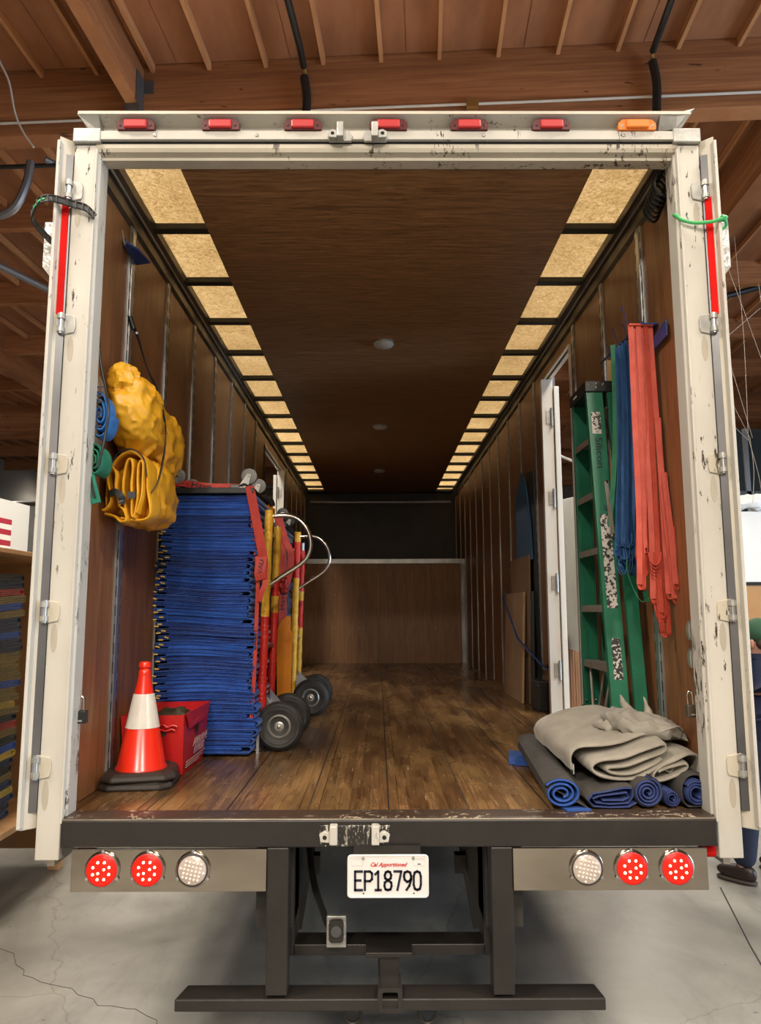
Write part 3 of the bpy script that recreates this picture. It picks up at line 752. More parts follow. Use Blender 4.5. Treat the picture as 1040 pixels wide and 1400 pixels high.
# side walls: plywood panels between slotted posts
def wall(side):
    s = side; xi = 1.235
    ys = [.55+.61*k for k in range(15)]
    edges = [.06]+ys+[9.22]
    door = (1.88, 2.62) if s > 0 else (4.78, 6.2)
    top = 2.50 if s > 0 else 2.48
    for a, b_ in zip(edges[:-1], edges[1:]):
        a2, b2_ = a, b_
        def pan(y0, y1, z0, z1):
            if y1-y0 < .03: return
            obj('wall_panel', MB().b2((s*xi, y0+.002, z0), (s*(xi+.012), y1-.002, z1)), WALLPLY, T)
        if b_ <= door[0] or a >= door[1]: pan(a, b_, 0, 2.62)
        else:
            pan(a, min(b_, door[0]), 0, 2.62) if a < door[0] else None
            pan(max(a, door[1]), b_, 0, 2.62) if b_ > door[1] else None
            pan(max(a, door[0]), min(b_, door[1]), top, 2.62)
    for k, y in enumerate(ys):
        if door[0]-.06 < y < door[1]+.06: 
            continue
        wdt = .042 if k == 0 else .024
        p = obj('slotted_post', MB().b2((s*(xi-.010), y-wdt, .0), (s*(xi+.004), y+wdt, 2.6)), POSTM, T, bevel=.002)
        if k == 0: obj('post_face', MB().b2((s*(xi-.014), y-.018, .0), (s*(xi-.009), y+.018, 2.6)), ALU, p)
        sl = MB()
        for j in range(30):
            z0 = .05+j*.085
            for q in ((-1, 1) if k == 0 else ((-1, 1) if k < 4 else (0,))):
                yy = y+q*(wdt*.72)
                sl.b2((s*(xi-.0108), yy-.004, z0), (s*(xi-.0095), yy+.004, z0+.05))
        obj('slots', sl, SLOT, p, stuff=True)
    # outer skin, with the door opening left out
    for a, b_, z0, z1 in ((.1, door[0], -.2, 2.72), (door[1], 9.3, -.2, 2.72), (door[0], door[1], top, 2.72), (door[0], door[1], -.2, -.03)):
        obj('outer_skin', MB().b2((s*1.262, a, z0), (s*1.29, b_, z1)), DOORM, T)
    # top rail: dark cove with a lighter bead
    obj('top_rail', MB().prism([(s*1.235, 2.585), (s*1.24, 2.70), (s*1.165, 2.70), (s*1.175, 2.672), (s*1.208, 2.655), (s*1.218, 2.60)], 'y', .06, 9.2), ALUDARK, T)
    obj('top_rail_bead', MB().tube([(s*1.196, .07, 2.652), (s*1.196, 9.2, 2.652)], .007, 6), ALU, T)
    # door opening trim
    tr = DOORGLOW
    obj('side_door_frame', MB().b2((s*1.205, door[1]-.012, 0), (s*1.29, door[1]+.035, top)), tr, T, bevel=.003)
    obj('side_door_frame', MB().b2((s*1.225, door[0]-.03, 0), (s*1.29, door[0]+.004, top)), tr if s > 0 else DARK, T, bevel=.003)
    obj('side_door_header', MB().b2((s*1.226, door[0], top-.002), (s*1.238, door[1], top+.010)), tr, T, bevel=.003)
    obj('side_door_sill', MB().b2((s*1.20, door[0], -.012), (s*1.29, door[1], .004)), ALU, T, bevel=.002)
    # side door leaf swung out
    leaf = obj('side_door_leaf', MB().b2((s*1.296, door[1]-.03, .02), (s*1.335, door[1]+.70, top-.06)), DOORGLOW, T, bevel=.004)
    for z in (.32, .95, 1.58, 2.2):
        obj('hinge', MB().b2((s*1.235, door[1]-.018, z-.05), (s*1.27, door[1]-.010, z+.05)).tube([(s*1.275, door[1]-.026, z-.07), (s*1.275, door[1]-.026, z+.07)], .011, 8), GALV, leaf)
wall(1); wall(-1)
# scuff board at the foot of the far right wall
# front end: lower bulkhead with rail and corner posts, dark upper wall set back
for k in range(2):
    x0 = -1.235+k*1.2
    obj('bulkhead_panel', MB().b2((x0+.002, 7.96, 0), (min(1.235, x0+1.2)-.002, 7.98, 1.44)), BULKPLY, T)
obj('bulkhead_panel', MB().b2((1.167, 7.96, 0), (1.235, 7.98, 1.44)), BULKPLY, T)
obj('bulkhead_rail', MB().b2((-1.235, 7.935, 1.43), (1.235, 7.99, 1.50)), ALU, T, bevel=.004)
obj('corner_post', MB().b2((1.165, 7.93, 0), (1.235, 7.96, 1.43)), POSTM, T, bevel=.003)
obj('corner_post', MB().b2((-1.235, 7.93, 0), (-1.165, 7.96, 1.43)), POSTM, T, bevel=.003)
obj('nose_deck', MB().b2((-1.235, 7.98, 1.44), (1.235, 9.2, 1.47)), BLACKSTEEL, T)
obj('front_wall', MB().b2((-1.235, 9.2, 1.4), (1.235, 9.24, 2.72)), BLACKSTEEL, T)
obj('front_roof_rail', MB().tube([(-1.16, 9.15, 2.52), (1.16, 9.15, 2.52)], .022, 8), ALU, T)
obj('front_skin', MB().b2((-1.29, 9.26, -.3), (1.29, 9.3, 2.72)), DOORM, T)
rv = MB()
for z_ in (1.25, .98, .72, .5):
    for x in (-1.0, -.66, -.31, -.25, .08, .45, .80): rv.tube([(x, 7.955, z_), (x, 7.962, z_)], .008, 6)
obj('rivets', rv, GALV, T, stuff=True)

# roof: bows, translucent side lights, plywood middle, moulded skin
PY0, PS = .096, .6096
for i in range(15):
    y0, y1 = PY0+PS*i, PY0+PS*(i+1)
    if i == 14: y1 = y0+.34
    for s in (-1, 1):
        obj('roof_light_panel', MB().b2((s*.885, y0, 2.702), (s*1.18, y1, 2.706)), FIBER, T)
    if i > 0: obj('roof_bow', MB().b2((-1.19, y0-.028, 2.668), (1.19, y0+.028, 2.700)), BOW, T, bevel=.003)
obj('roof_bow', MB().b2((-1.19, .06, 2.668), (1.19, .155, 2.700)), BOW, T)
obj('roof_bow', MB().b2((-1.19, 8.97, 2.668), (1.19, 9.2, 2.700)), BOW, T)
for y0, y1 in ((.155, 2.5), (2.506, 4.9), (4.906, 7.3), (7.306, 8.97)):
    obj('ceiling_sheet', MB().b2((-.896, y0, 2.655), (.896, y1, 2.667)), CEILPLY, T)
for s in (-1, 1): obj('roof_stringer', MB().b2((s*.885, .1, 2.667), (s*.896, 9.1, 2.702)), BOW, T)
obj('roof_middle', MB().b2((-.885, .02, 2.705), (.885, 9.3, 2.715)), DOORM, T)
for s in (-1, 1): obj('roof_edge', MB().b2((s*1.18, .02, 2.702), (s*1.29, 9.3, 2.73)), ALU, T)
for k, (x, y) in enumerate(((0, 2.25), (-.012, 4.65), (-.02, 7.1))):
    d = obj('dome_light', MB().lathe([(.074, 2.655), (.074, 2.640), (.062, 2.628), (.03, 2.622), (.0, 2.621)], (x, y, 0)), DOMEW, T)
    obj('dome_ring', MB().lathe([(.082, 2.655), (.082, 2.648), (.072, 2.646)], (x, y, 0)), ALU, d)
obj('roof_wiring', MB().tube([(1.172, .16, 2.668)]+[(1.172+.004*math.sin(j*2), .16+j*.6, 2.664) for j in range(1, 15)], .007, 6), BLACKP, T)

# rear frame: posts, header, sill
for s in (-1, 1):
    post = obj('rear_post', MB().prism([(s*1.295, 0), (s*1.207, 0), (s*1.207, .01), (s*1.295, .13)] if False else [(s*1.295, 0), (s*1.207, 0), (s*1.204, .02), (s*1.204, .05), (s*1.295, .05)], 'z', -.149, 2.668), WHITE, T, bevel=.004)
    obj('post_return', MB().prism([(s*1.204, .004), (s*1.190, .02), (s*1.190, .10), (s*1.240, .10), (s*1.240, .02)], 'z', .0, 2.655), WHITEROUGH, T, bevel=.003)
    obj('door_stop', MB().prism([(s*1.207, -.004), (s*1.2, -.004), (s*1.197, .006), (s*1.207, .006)], 'z', -.02, 2.65), WHITE, T)
    # post cap
    obj('corner_cap', MB().b2((s*1.185, -.016, 2.672), (s*1.30, .09, 2.736)), GALV, T, bevel=.005)
# header
obj('header_lower', MB().prism([(.0, 2.672), (.0, 2.655), (.006, 2.640), (.03, 2.632), (.03, 2.618), (.09, 2.618), (.09, 2.672)], 'x', -1.207, 1.207), HEADP, T)
obj('header_face', MB().b2((-1.19, -.012, 2.686), (1.19, .09, 2.724)), WHITE, T, bevel=.002)
obj('header_gap', MB().b2((-1.19, .004, 2.668), (1.19, .08, 2.688)), SLOT, T)
obj('lamp_channel', MB().prism([(.012, 2.724), (.03, 2.742), (.03, 2.768), (-.03, 2.785), (-.034, 2.796), (.09, 2.80), (.09, 2.724)], 'x', -1.19, 1.19), WHITE, T)
obj('drip_rail', MB().prism([(-.035, 2.784), (-.035, 2.797), (.09, 2.803), (.09, 2.79)], 'x', -1.275, 1.255), DOORM, T)
obj('crumpled_end', MB().add([(-1.19, .0, 2.725), (-1.235, -.01, 2.735), (-1.28, -.034, 2.786), (-1.19, -.034, 2.786), (-1.19, .03, 2.725), (-1.23, .03, 2.735), (-1.27, .03, 2.79), (-1.19, .03, 2.79)], [(0, 1, 2, 3), (4, 5, 6, 7), (0, 1, 5, 4), (1, 2, 6, 5), (2, 3, 7, 6), (3, 0, 4, 7)]), GALV, T)
obj('crumpled_end', MB().add([(1.13, .0, 2.728), (1.20, -.01, 2.735), (1.245, -.035, 2.79), (1.27, -.04, 2.806), (1.20, -.03, 2.793), (1.13, -.034, 2.796), (1.13, .03, 2.728), (1.2, .03, 2.735), (1.245, .02, 2.79), (1.27, .0, 2.806), (1.2, .03, 2.796), (1.13, .03, 2.796)], [(0, 1, 2, 3, 4, 5), (6, 7, 8, 9, 10, 11)]+[(i, (i+1) % 6, (i+1) % 6+6, i+6) for i in range(6)]), GALV, T)
for x in (-.96, -.54, .40, .98):
    obj('rivet', MB().lathe([(.008, 0), (.007, .004), (0, .006)], (x, -.012, 2.704), 'y', 10), GALV, T)
# marker lamps
for x, mt_, lb in ((-1.04, REDLENS, None), (-.69, REDLENS, None), (-.35, REDLENS, None), (.005, REDLENS, None), (.34, REDLENS, None), (.68, REDLENS, None), (1.035, AMBLENS, 'amber marker lamp')):
    base = obj('marker_lamp', MB().prism([(x-.075, 2.724), (x+.075, 2.724), (x+.078, 2.73), (x+.078, 2.752), (x+.062, 2.769), (x-.062, 2.769), (x-.078, 2.752), (x-.078, 2.73)], 'y', -.022, .004), mt_ if lb else M('dark_red_lamp_base', (.10, .008, .01), .3), T, label=lb or 'red marker lamp')
    obj('lens', MB().b2((x-.047, -.034, 2.727), (x+.047, -.018, 2.764)), mt_, base, bevel=.006)
    for s in (-1, 1): obj('screw', MB().lathe([(.006, 0), (.0, .003)], (x+s*.062, -.022, 2.741), 'y', 8), GALV if lb else BLACKP, base)
# latch keepers at the header and the sill
def keeper(x, z, s, rough=False):
    mt_ = GALV if not rough else WHITEROUGH
    k = obj('latch_keeper', MB().prism([(x-.045, z-.022), (x+.045, z-.022), (x+.052, z), (x+.035, z+.026), (x-.04, z+.026), (x-.052, z)], 'y', -.022, -.008), mt_, T, bevel=.002)
    obj('keeper_lug', MB().b2((x+s*.002-.014, -.062, z-.026), (x+s*.002+.014, -.02, z+.04)), mt_, k, bevel=.004)
    obj('keeper_jaw', MB().prism([(x-s*.012, z-.022), (x-s*.045, z-.02), (x-s*.05, z+.006), (x-s*.03, z+.018), (x-s*.012, z+.012)], 'y', -.045, -.02), mt_, k, bevel=.003)
    obj('keeper_hole', MB().lathe([(.008, 0), (0, .001)], (x-s*.03, -.046, z-.003), 'y', 10), SLOT, k)
    return k
keeper(-.195, 2.694, 1); keeper(-.05, 2.694, -1)
pl = obj('latch_plate', MB().b2((-.255, -.028, -.095), (.0, -.02, -.022)), m_paint('chipped_black_plate', (.02, .018, .016), (.55, .50, .42), .60, .4, 9), T, bevel=.002)
keeper(-.205, -.056, 1, True); keeper(-.05, -.056, -1, True)
# sill beam
obj('rear_sill', MB().b2((-1.196, -.02, -.101), (1.196, .10, -.004)), BLACKSTEEL, T, bevel=.006)
obj('sill_top_plate', MB().prism([(-.018, -.008), (-.012, -.002), (.0, .0015), (.092, .0025), (.092, -.006)], 'x', -1.19, 1.19), SILLTOP, T)
obj('sill_bead', MB().tube([(-1.19, -.016, -.004), (1.19, -.016, -.004)], .004, 6), ALUDARK, T)
for s in (-1, 1):
    obj('side_marker', MB().lathe([(.02, 0), (.028, .02), (.028, .05), (.02, .06)], (s*1.155, .05, -.13), 'x', 14), REDTAPE, T)
# lamp panels below the sill
def tail_lamp(x, z, lit):
    b_ = obj('tail_lamp', MB().lathe([(.063, 0), (.063, .006), (.058, .010), (.052, .010)], (x, -.030, z), 'y', 32), STAINLESS, T, label='lit round red tail lamp' if lit else 'round clear reversing lamp')
    obj('bezel', MB().lathe([(.056, .010), (.056, .014), (.052, .016), (.051, .010)], (x, -.030, z), 'y', 32), RUBBER if not lit else REDLENS, b_)
    obj('lens', MB().lathe([(.051, .008), (.051, .014), (.045, .019), (.0, .021)], (x, -.030, z), 'y', 32), TAILRED if lit else CLEARL, b_)
    if lit:
        for j in range(10):
            if j < 8: a = PI*j/4+.4; px, pz = .031*math.cos(a), .031*math.sin(a)
            else: px, pz = (.011, .005) if j == 8 else (-.010, -.008)
            obj('led', MB().lathe([(.0048, .019), (.004, .0225), (0, .0235)], (x+px, -.030, z+pz), 'y', 8), LEDHOT, b_)
    else:
        g = MB()
        for a in range(-3, 4):
            for c_ in range(-3, 4):
                px, pz = a*.0135+c_*.003, c_*.0135-a*.003
                if px*px+pz*pz < .0019: g.lathe([(.0058, .017), (.004, .023), (0, .0245)], (x+px, -.030, z+pz), 'y', 6)
        obj('lens_pattern', g, M('lens_bead', (.80, .70, .62), .15, coat=.4), b_, stuff=True)
    for a in (90, 210, 330):
        obj('screw', MB().lathe([(.006, .006), (.005, .010), (0, .011)], (x+.062*math.cos(math.radians(a)), -.030, z+.062*math.sin(math.radians(a))), 'y', 8), GALV, b_)
for s in (-1, 1):
    obj('lamp_panel', MB().b2((s*.445, -.030, -.247), (s*1.148, -.014, -.102)), STAINLESS, T, bevel=.002)
    tail_lamp(s*1.033, -.169, True); tail_lamp(s*.870, -.169, True); tail_lamp(s*.708, -.170, False)
# license plate
PX0, PX1, PZ0, PZ1 = -.153, .139, -.267, -.119
def rrect(x0, z0, x1, z1, r, n=5):
    p = []
    for cx, cz, a in ((x1-r, z1-r, 0), (x0+r, z1-r, 90), (x0+r, z0+r, 180), (x1-r, z0+r, 270)):
        p += arc((cx, cz), r, a, a+90, n)
    return p
lp = obj('license_plate', MB().prism(rrect(PX0, PZ0, PX1, PZ1, .014), 'y', -.040, -.036), PLATEM, T, bevel=.001, label='white license plate reading EP18790')
obj('plate_rim', MB().tube([(u, -.0405, v) for u, v in rrect(PX0+.004, PZ0+.004, PX1-.004, PZ1-.004, .011)], .002, 6, closed=True), PLATEM, lp)
cxp = (PX0+PX1)/2
F = lambda x, z, y=-.0412: frame((x, y, z), (1, 0, 0), (0, 0, 1))
# the number is drawn with rounded strokes like the embossed characters
GL = {'E': [[(1, 1), (0, 1), (0, 0), (1, 0)], [(0, .52), (.8, .52)]],
      'P': [[(0, 0), (0, 1), (.7, 1), (1, .9), (1, .58), (.7, .48), (0, .48)]],
      '1': [[(.08, .84), (.5, 1), (.5, 0)], [(.1, 0), (.9, 0)]],
      '8': [[(.5, .53), (.12, .63), (.05, .8), (.2, .96), (.5, 1), (.8, .96), (.95, .8), (.88, .63), (.5, .53), (.05, .4), (0, .22), (.15, .04), (.5, 0), (.85, .04), (1, .22), (.95, .4), (.5, .53)]],
      '7': [[(0, 1), (1, 1), (.45, 0)]],
      '9': [[(1, .62), (.8, .48), (.45, .44), (.1, .55), (0, .75), (.12, .94), (.5, 1), (.88, .94), (1, .75), (1, .55), (.75, .22), (.35, 0)]],
      '0': [[(.5, 0), (.15, .06), (0, .28), (0, .72), (.15, .94), (.5, 1), (.85, .94), (1, .72), (1, .28), (.85, .06), (.5, 0)]]}
lw = .0255; pitch_ = .0350
for i, ch in enumerate('EP18790'):
    g = MB(); x0 = cxp-.1215+i*pitch_+.0035; z0 = PZ0+.028
    for st in GL[ch]:
        q = [(x0+u*lw, -.0415, z0+v*.063) for u, v in st]
        for a, b_ in zip(q[:-1], q[1:]):
            A, B = Vector(a), Vector(b_); d = (B-A).normalized()*.0028
            g.ribbon([A-d, B+d], .0082, .0016, Vector((0, 1, 0)).cross(B-A))
    obj('plate_character', g, INK, lp)
text('plate_script', 'Cal Apportioned', .0195, REDINK, lp, F(cxp, PZ1-.034), .0004, shear=.45, sx=.98, offset=.0004)
for x in (PX0+.057, PX1-.055):
    obj('plate_bolt', MB().lathe([(.006, 0), (.005, .003), (0, .0035)], (x, -.040, PZ1-.013), 'y', 10), GALV, lp)
    obj('plate_hole', MB().lathe([(.003, 0), (0, .0008)], (x+.001, -.0402, PZ0+.016), 'y', 8), INK, lp)
for x0 in (PX0+.015, PX1-.055):
    obj('sticker_box', MB().tube([(x0, -.0405, PZ1-.015), (x0+.04, -.0405, PZ1-.015), (x0+.04, -.0405, PZ1-.038), (x0, -.0405, PZ1-.038)], .0007, 4, closed=True), GREYINK, lp)
obj('sticker_mark', MB().b2((PX1-.040, -.0412, PZ1-.034), (PX1-.028, -.0404, PZ1-.031)), INK, lp)
obj('plate_bracket', MB().b2((-.13, -.036, -.25), (.11, -.030, -.09)), BLACKSTEEL, T)
# under-ride guard
for s in (-1, 1):
    obj('guard_upright', MB().prism([(s*.366, -.101), (s*.446, -.101), (s*.443, -.60), (s*.366, -.60)], 'y', -.02, .06), BLACKSTEEL, T, bevel=.004)
    obj('gusset', MB().add([(s*.30, .78, -.12), (s*.47, .78, -.12), (s*.47, .78, -.70), (s*.395, .78, -.70), (s*.30, .82, -.12), (s*.47, .82, -.12), (s*.47, .82, -.70), (s*.395, .82, -.70)], [(0, 1, 2, 3), (4, 5, 6, 7), (0, 1, 5, 4), (1, 2, 6, 5), (2, 3, 7, 6), (3, 0, 4, 7)]), DARK, T)
    obj('chassis_rail', MB().b2((s*.36, .1, -.42), (s*.50, 8.9, -.12)), DARK, T)
    obj('hanger_bracket', MB().b2((s*.33, .6, -.30), (s*.37, .9, -.12)).b2((s*.31, .72, -.44), (s*.36, .78, -.36)), DARK, T)
obj('guard_bar', MB().prism([(-.764, -.02), (.764, -.02), (.752, .085), (-.742, .085)], 'z', -.652, -.610), BLACKSTEEL, T, bevel=.005)
obj('tow_bar', MB().b2((-.366, .16, -.545), (.366, .27, -.505)), BLACKSTEEL, T, bevel=.003)
for s in (-1, 1): obj('tow_bar_strut', MB().b2((s*.36, .16, -.545), (s*.38, .3, -.12)), DARK, T)
hp = obj('hitch_plate', MB().b2((-.088, .05, -.505), (.083, .16, -.488)), BLACKSTEEL, T, bevel=.002)
obj('hitch_neck', MB().b2((-.038, .07, -.585), (.037, .13, -.50)), BLACKSTEEL, T, bevel=.003)
hr = MB()
o_, i_ = rrect(-.044, -.652, .042, -.57, .012), rrect(-.028, -.638, .027, -.585, .006)
n_ = len(o_)
hr.add([(u, -.03, v) for u, v in o_]+[(u, -.03, v) for u, v in i_]+[(u, .2, v) for u, v in o_]+[(u, .2, v) for u, v in i_],
       [(i, (i+1) % n_, (i+1) % n_+n_, i+n_) for i in range(n_)]+[(i, i+2*n_, (i+1) % n_+2*n_, (i+1) % n_) for i in range(n_)]+[(i+n_, (i+1) % n_+n_, (i+1) % n_+3*n_, i+3*n_) for i in range(n_)])
obj('hitch_receiver', hr, BLACKSTEEL, T)
obj('receiver_back', MB().b2((-.028, .15, -.64), (.027, .16, -.585)), SLOT, T)
for s in (-1, 1):
    obj('tow_ring', MB().tube([(s*.135+.03*math.cos(a*PI/8), .05, -.69+.036*math.sin(a*PI/8)) for a in range(16)], .008, 8, closed=True), BLACKSTEEL, T)
rc = obj('cable_socket', MB().b2((-.238, .13, -.505), (-.163, .15, -.392)), GALV, T, bevel=.004)
obj('socket_cover', MB().prism(rrect(-.228, -.482, -.173, -.402, .014), 'y', .115, .13), DARK, rc)
obj('socket_face', MB().lathe([(.022, 0), (.02, .006), (0, .007)], (-.2, .114, -.44), 'y', 20), GREYCH, rc)
for x in (-.229, -.172):
    for z_ in (-.415, -.462): obj('socket_bolt', MB().lathe([(.006, 0), (.005, .005), (0, .006)], (x, .128, z_), 'y', 8), CHROME, rc)
obj('socket_cable', MB().tube(smooth_path([(-.34, .5, -.12), (-.33, .45, -.26), (-.30, .34, -.36), (-.25, .22, -.43), (-.225, .17, -.45)]), .014, 8), BLACKP, T)
# landing: axle far forward
for s in (-1, 1):
    for k, xx in enumerate((.98, 1.2)):
        obj('road_wheel', MB().lathe([(.14, -.09), (.28, -.10), (.46, -.09), (.50, -.05), (.50, .05), (.46, .09), (.28, .10), (.14, .09)], (s*xx, 6.4, GZ+.5), 'x', 32), RUBBER, T)
obj('axle', MB().tube([(-1.1, 6.4, GZ+.5), (1.1, 6.4, GZ+.5)], .06, 10), DARK, T)
obj('landing_frame', MB().b2((-.36, 6.2, -.5), (.36, 6.6, -.12)), DARK, T)

# rear doors folded back along the sides
for s in (-1, 1):
    d = obj('rear_door', MB().prism([(s*1.345, -.03), (s*1.30, .012), (s*1.30, .06), (s*1.335, 1.25), (s*1.375, 1.25)], 'z', -.045 if s > 0 else -.04, 2.69), DOORM, T, bevel=.004)
    obj('door_edge_trim', MB().b2((s*1.333, -.05, -.03), (s*1.346, -.005, 2.66)), WHITE, d, bevel=.003)
    obj('door_edge_gasket', MB().prism([(s*1.296, -.004), (s*1.333, -.012), (s*1.333, .0), (s*1.296, .004)], 'z', .02, 2.62), GREYCH, d)
    obj('reflective_strip', MB().prism([(s*1.302, -.010), (s*1.326, -.016), (s*1.326, -.010), (s*1.302, -.004)], 'z', 1.93, 2.43), REDTAPE, d)
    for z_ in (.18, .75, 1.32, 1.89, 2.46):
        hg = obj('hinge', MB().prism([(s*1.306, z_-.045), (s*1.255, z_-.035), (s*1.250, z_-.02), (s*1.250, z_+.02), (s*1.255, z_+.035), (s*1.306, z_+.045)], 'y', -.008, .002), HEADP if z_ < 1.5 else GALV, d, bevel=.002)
        obj('hinge_shadow', MB().prism([(s*1.268+.013*math.cos(q*PI/6), z_-.10+.055*math.sin(q*PI/6)) for q in range(12)], 'y', -.0008, .002), M('hinge_shadow_paint', (.43, .385, .31), .5), hg)  # tan ellipse paints the shadow that falls below the hinge
        for q in (-.026, .028): obj('hinge_knuckle', MB().tube([(s*1.303, -.016, z_+q-.010), (s*1.303, -.016, z_+q+.010)], .015, 12), GALV, hg)
        obj('hinge_pin', MB().tube([(s*1.303, -.016, z_-.042), (s*1.303, -.016, z_+.042)], .010, 12), ALU, hg)
    tp = obj('tread_plate_pad', MB().b2((s*1.40, .13, 2.20), (s*1.462, .19, 2.40)), DPLATE, d, bevel=.002)
    obj('pad_foot', MB().prism([(s*1.462, 2.20), (s*1.40, 2.20), (s*1.40, 2.12)], 'y', .13, .19), GALV, d)
    obj('pad_bracket', MB().b2((s*1.345, .15, 2.3), (s*1.405, .17, 2.33)), GALV, d)

# cargo fittings on the walls
def dring(y, z_): 
    c_ = obj('recessed_ring', MB().lathe([(.040, -.012), (.040, .0), (.032, .0), (.028, -.006), (0, -.006)][::-1], (1.226, y, z_), 'x', 24), CHROME, T)
    obj('ring_cup', MB().lathe([(.024, 0), (0, .0)], (1.2145, y, z_), 'x', 20) if False else MB().tube([(1.22, y, z_-.02), (1.214, y, z_-.028), (1.212, y, z_), (1.214, y, z_+.028), (1.22, y, z_+.02)], .004, 6), GALV, c_)
dring(.17, .67); dring(.17, .56)
# ================================================================== CARGO
# ---- stack of blue folded blankets on the first hand truck
SX, SY, SW, SD = -.965, 1.40, .53, .56       # centre and size of the stack
NB = 37; Z0 = .012; ZT = 1.375
hgt = [1+.25*random.random() for _ in range(NB)]
for i in range(5): hgt[i] *= 1.25
sc_ = (ZT-Z0)/sum(hgt); hgt = [h*sc_ for h in hgt]
def field(x, y, z_):
    # slow sag and lean shared by the whole stack
    dz = .010*math.sin(4.2*x+3.1*z_)*(z_*(ZT-z_)*2.2) + .006*math.sin(9*x+5*z_)*(z_*(ZT-z_)*2)
    dx = .012*math.sin(5*z_+.4)+.010*math.sin(13*z_)-(.03 if z_ < .16 else 0)*(1-z_/.16)
    return dx, dz
ORD = ['topmost', 'second from the top', 'third from the top', 'fourth from the top', 'fifth from the top', 'sixth from the top', 'seventh from the top', 'eighth from the top', 'ninth from the top', 'tenth from the top',
       'eleventh from the top', 'twelfth from the top', 'thirteenth from the top', 'fourteenth from the top', 'fifteenth from the top', 'sixteenth from the top', 'seventeenth from the top', 'eighteenth from the top', 'nineteenth from the top']
OB = ['lowest, on the floor', 'second from the floor', 'third from the floor', 'fourth from the floor', 'fifth from the floor', 'sixth from the floor', 'seventh from the floor', 'eighth from the floor', 'ninth from the floor', 'tenth from the floor', 'eleventh from the floor', 'twelfth from the floor', 'thirteenth from the floor', 'fourteenth from the floor', 'fifteenth from the floor', 'sixteenth from the floor', 'seventeenth from the floor', 'eighteenth from the floor']
z = Z0
for i in range(NB):
    h = hgt[i]; jx = random.uniform(-.009, .009); jy = random.uniform(-.006, .006)
    wdt = SW+random.uniform(-.015, .01)+(.02 if i < 6 else 0)
    def dfm(x, y, z_, z0=z, jx=jx, jy=jy):
        zz = z0+z_; dx, dz = field(x, y, zz)
        return (SX+x+jx+dx, SY+y+jy+.004*math.sin(20*x), zz+dz)
    mb, l = quilt('blue_blanket', BLUEQ, None, wdt, SD, h*.995, i*3+1, dfm)
    k = NB-1-i
    lab = ('blue moving blanket in the front stack, '+(ORD[k] if k < 19 else OB[i]))
    o = obj('blue_blanket', mb, BLUEQ)
    tag(o, lab, 'blanket', 'blue moving blankets stacked on the first hand truck')
    if i < 32:
        for q in range(random.choice((1, 2, 2))):
            tx = -wdt/2+.004+.03*random.random()+q*.022; zz = h*(.32+.3*q)
            P = Vector(dfm(tx, -SD/2-.004, zz))
            R = Matrix.Rotation(random.uniform(-.1, .35), 3, 'Y')
            tg = obj('cloth_tag', MB().box(P, (.024, .006, .0075), R), TAGY, o, bevel=.001)
    z += h
# steel lip of the hand truck is part of the hand truck below

# ---- upturned dollies
def dolly(name, label, cx, cy, z0, wx, wy, mt_wheel):
    t = thing(name, label, 'dolly', (cx, cy, z0))
    for yy in (-wy/2+.04, wy/2-.04): obj('end_board', MB().b2((cx-wx/2, cy+yy-.04, z0), (cx+wx/2, cy+yy+.04, z0+.032)), BLACKP, t, bevel=.004)
    for xx in (-wx/2+.03, wx/2-.03): obj('side_board', MB().b2((cx+xx-.03, cy-wy/2+.08, z0), (cx+xx+.03, cy+wy/2-.08, z0+.03)), BLACKP, t, bevel=.004)
    for sx_ in (-1, 1):
        for sy_ in (-1, 1):
            x, y = cx+sx_*(wx/2-.055), cy+sy_*(wy/2-.05); zz = z0+.034
            c_ = obj('caster', MB().b2((x-.038, y-.034, zz), (x+.038, y+.034, zz+.004)).tube([(x, y, zz), (x, y, zz+.018)], .024, 14), GALV, t)
            obj('fork', MB().prism([(x-.03, zz+.015), (x+.02, zz+.015), (x+.034, zz+.075), (x+.012, zz+.078)], 'y', y-.024, y-.020).prism([(x-.03, zz+.015), (x+.02, zz+.015), (x+.034, zz+.075), (x+.012, zz+.078)], 'y', y+.020, y+.024).b2((x-.03, y-.024, zz+.013), (x+.02, y+.024, zz+.018)), GALV, c_)
            obj('wheel', MB().lathe([(.012, -.014), (.034, -.015), (.043, -.012), (.043, .012), (.034, .015), (.012, .014)], (x+.020, y, zz+.066), 'y', 24), mt_wheel, c_)
            obj('wheel_hub', MB().lathe([(.030, -.016), (.022, -.020), (.008, -.021), (0, -.021)][::-1]+[(0, .021)], (x+.020, y, zz+.066), 'y', 20), GALV, c_)
            obj('axle_bolt', MB().tube([(x+.020, y-.028, zz+.066), (x+.020, y+.028, zz+.066)], .007, 8), CHROME, c_)
    return t
dolly('furniture_dolly', 'black furniture dolly upside down on the front blue blanket stack, grey wheels up', SX+.005, 1.31, ZT+.006, .50, .42, GREYRUB)

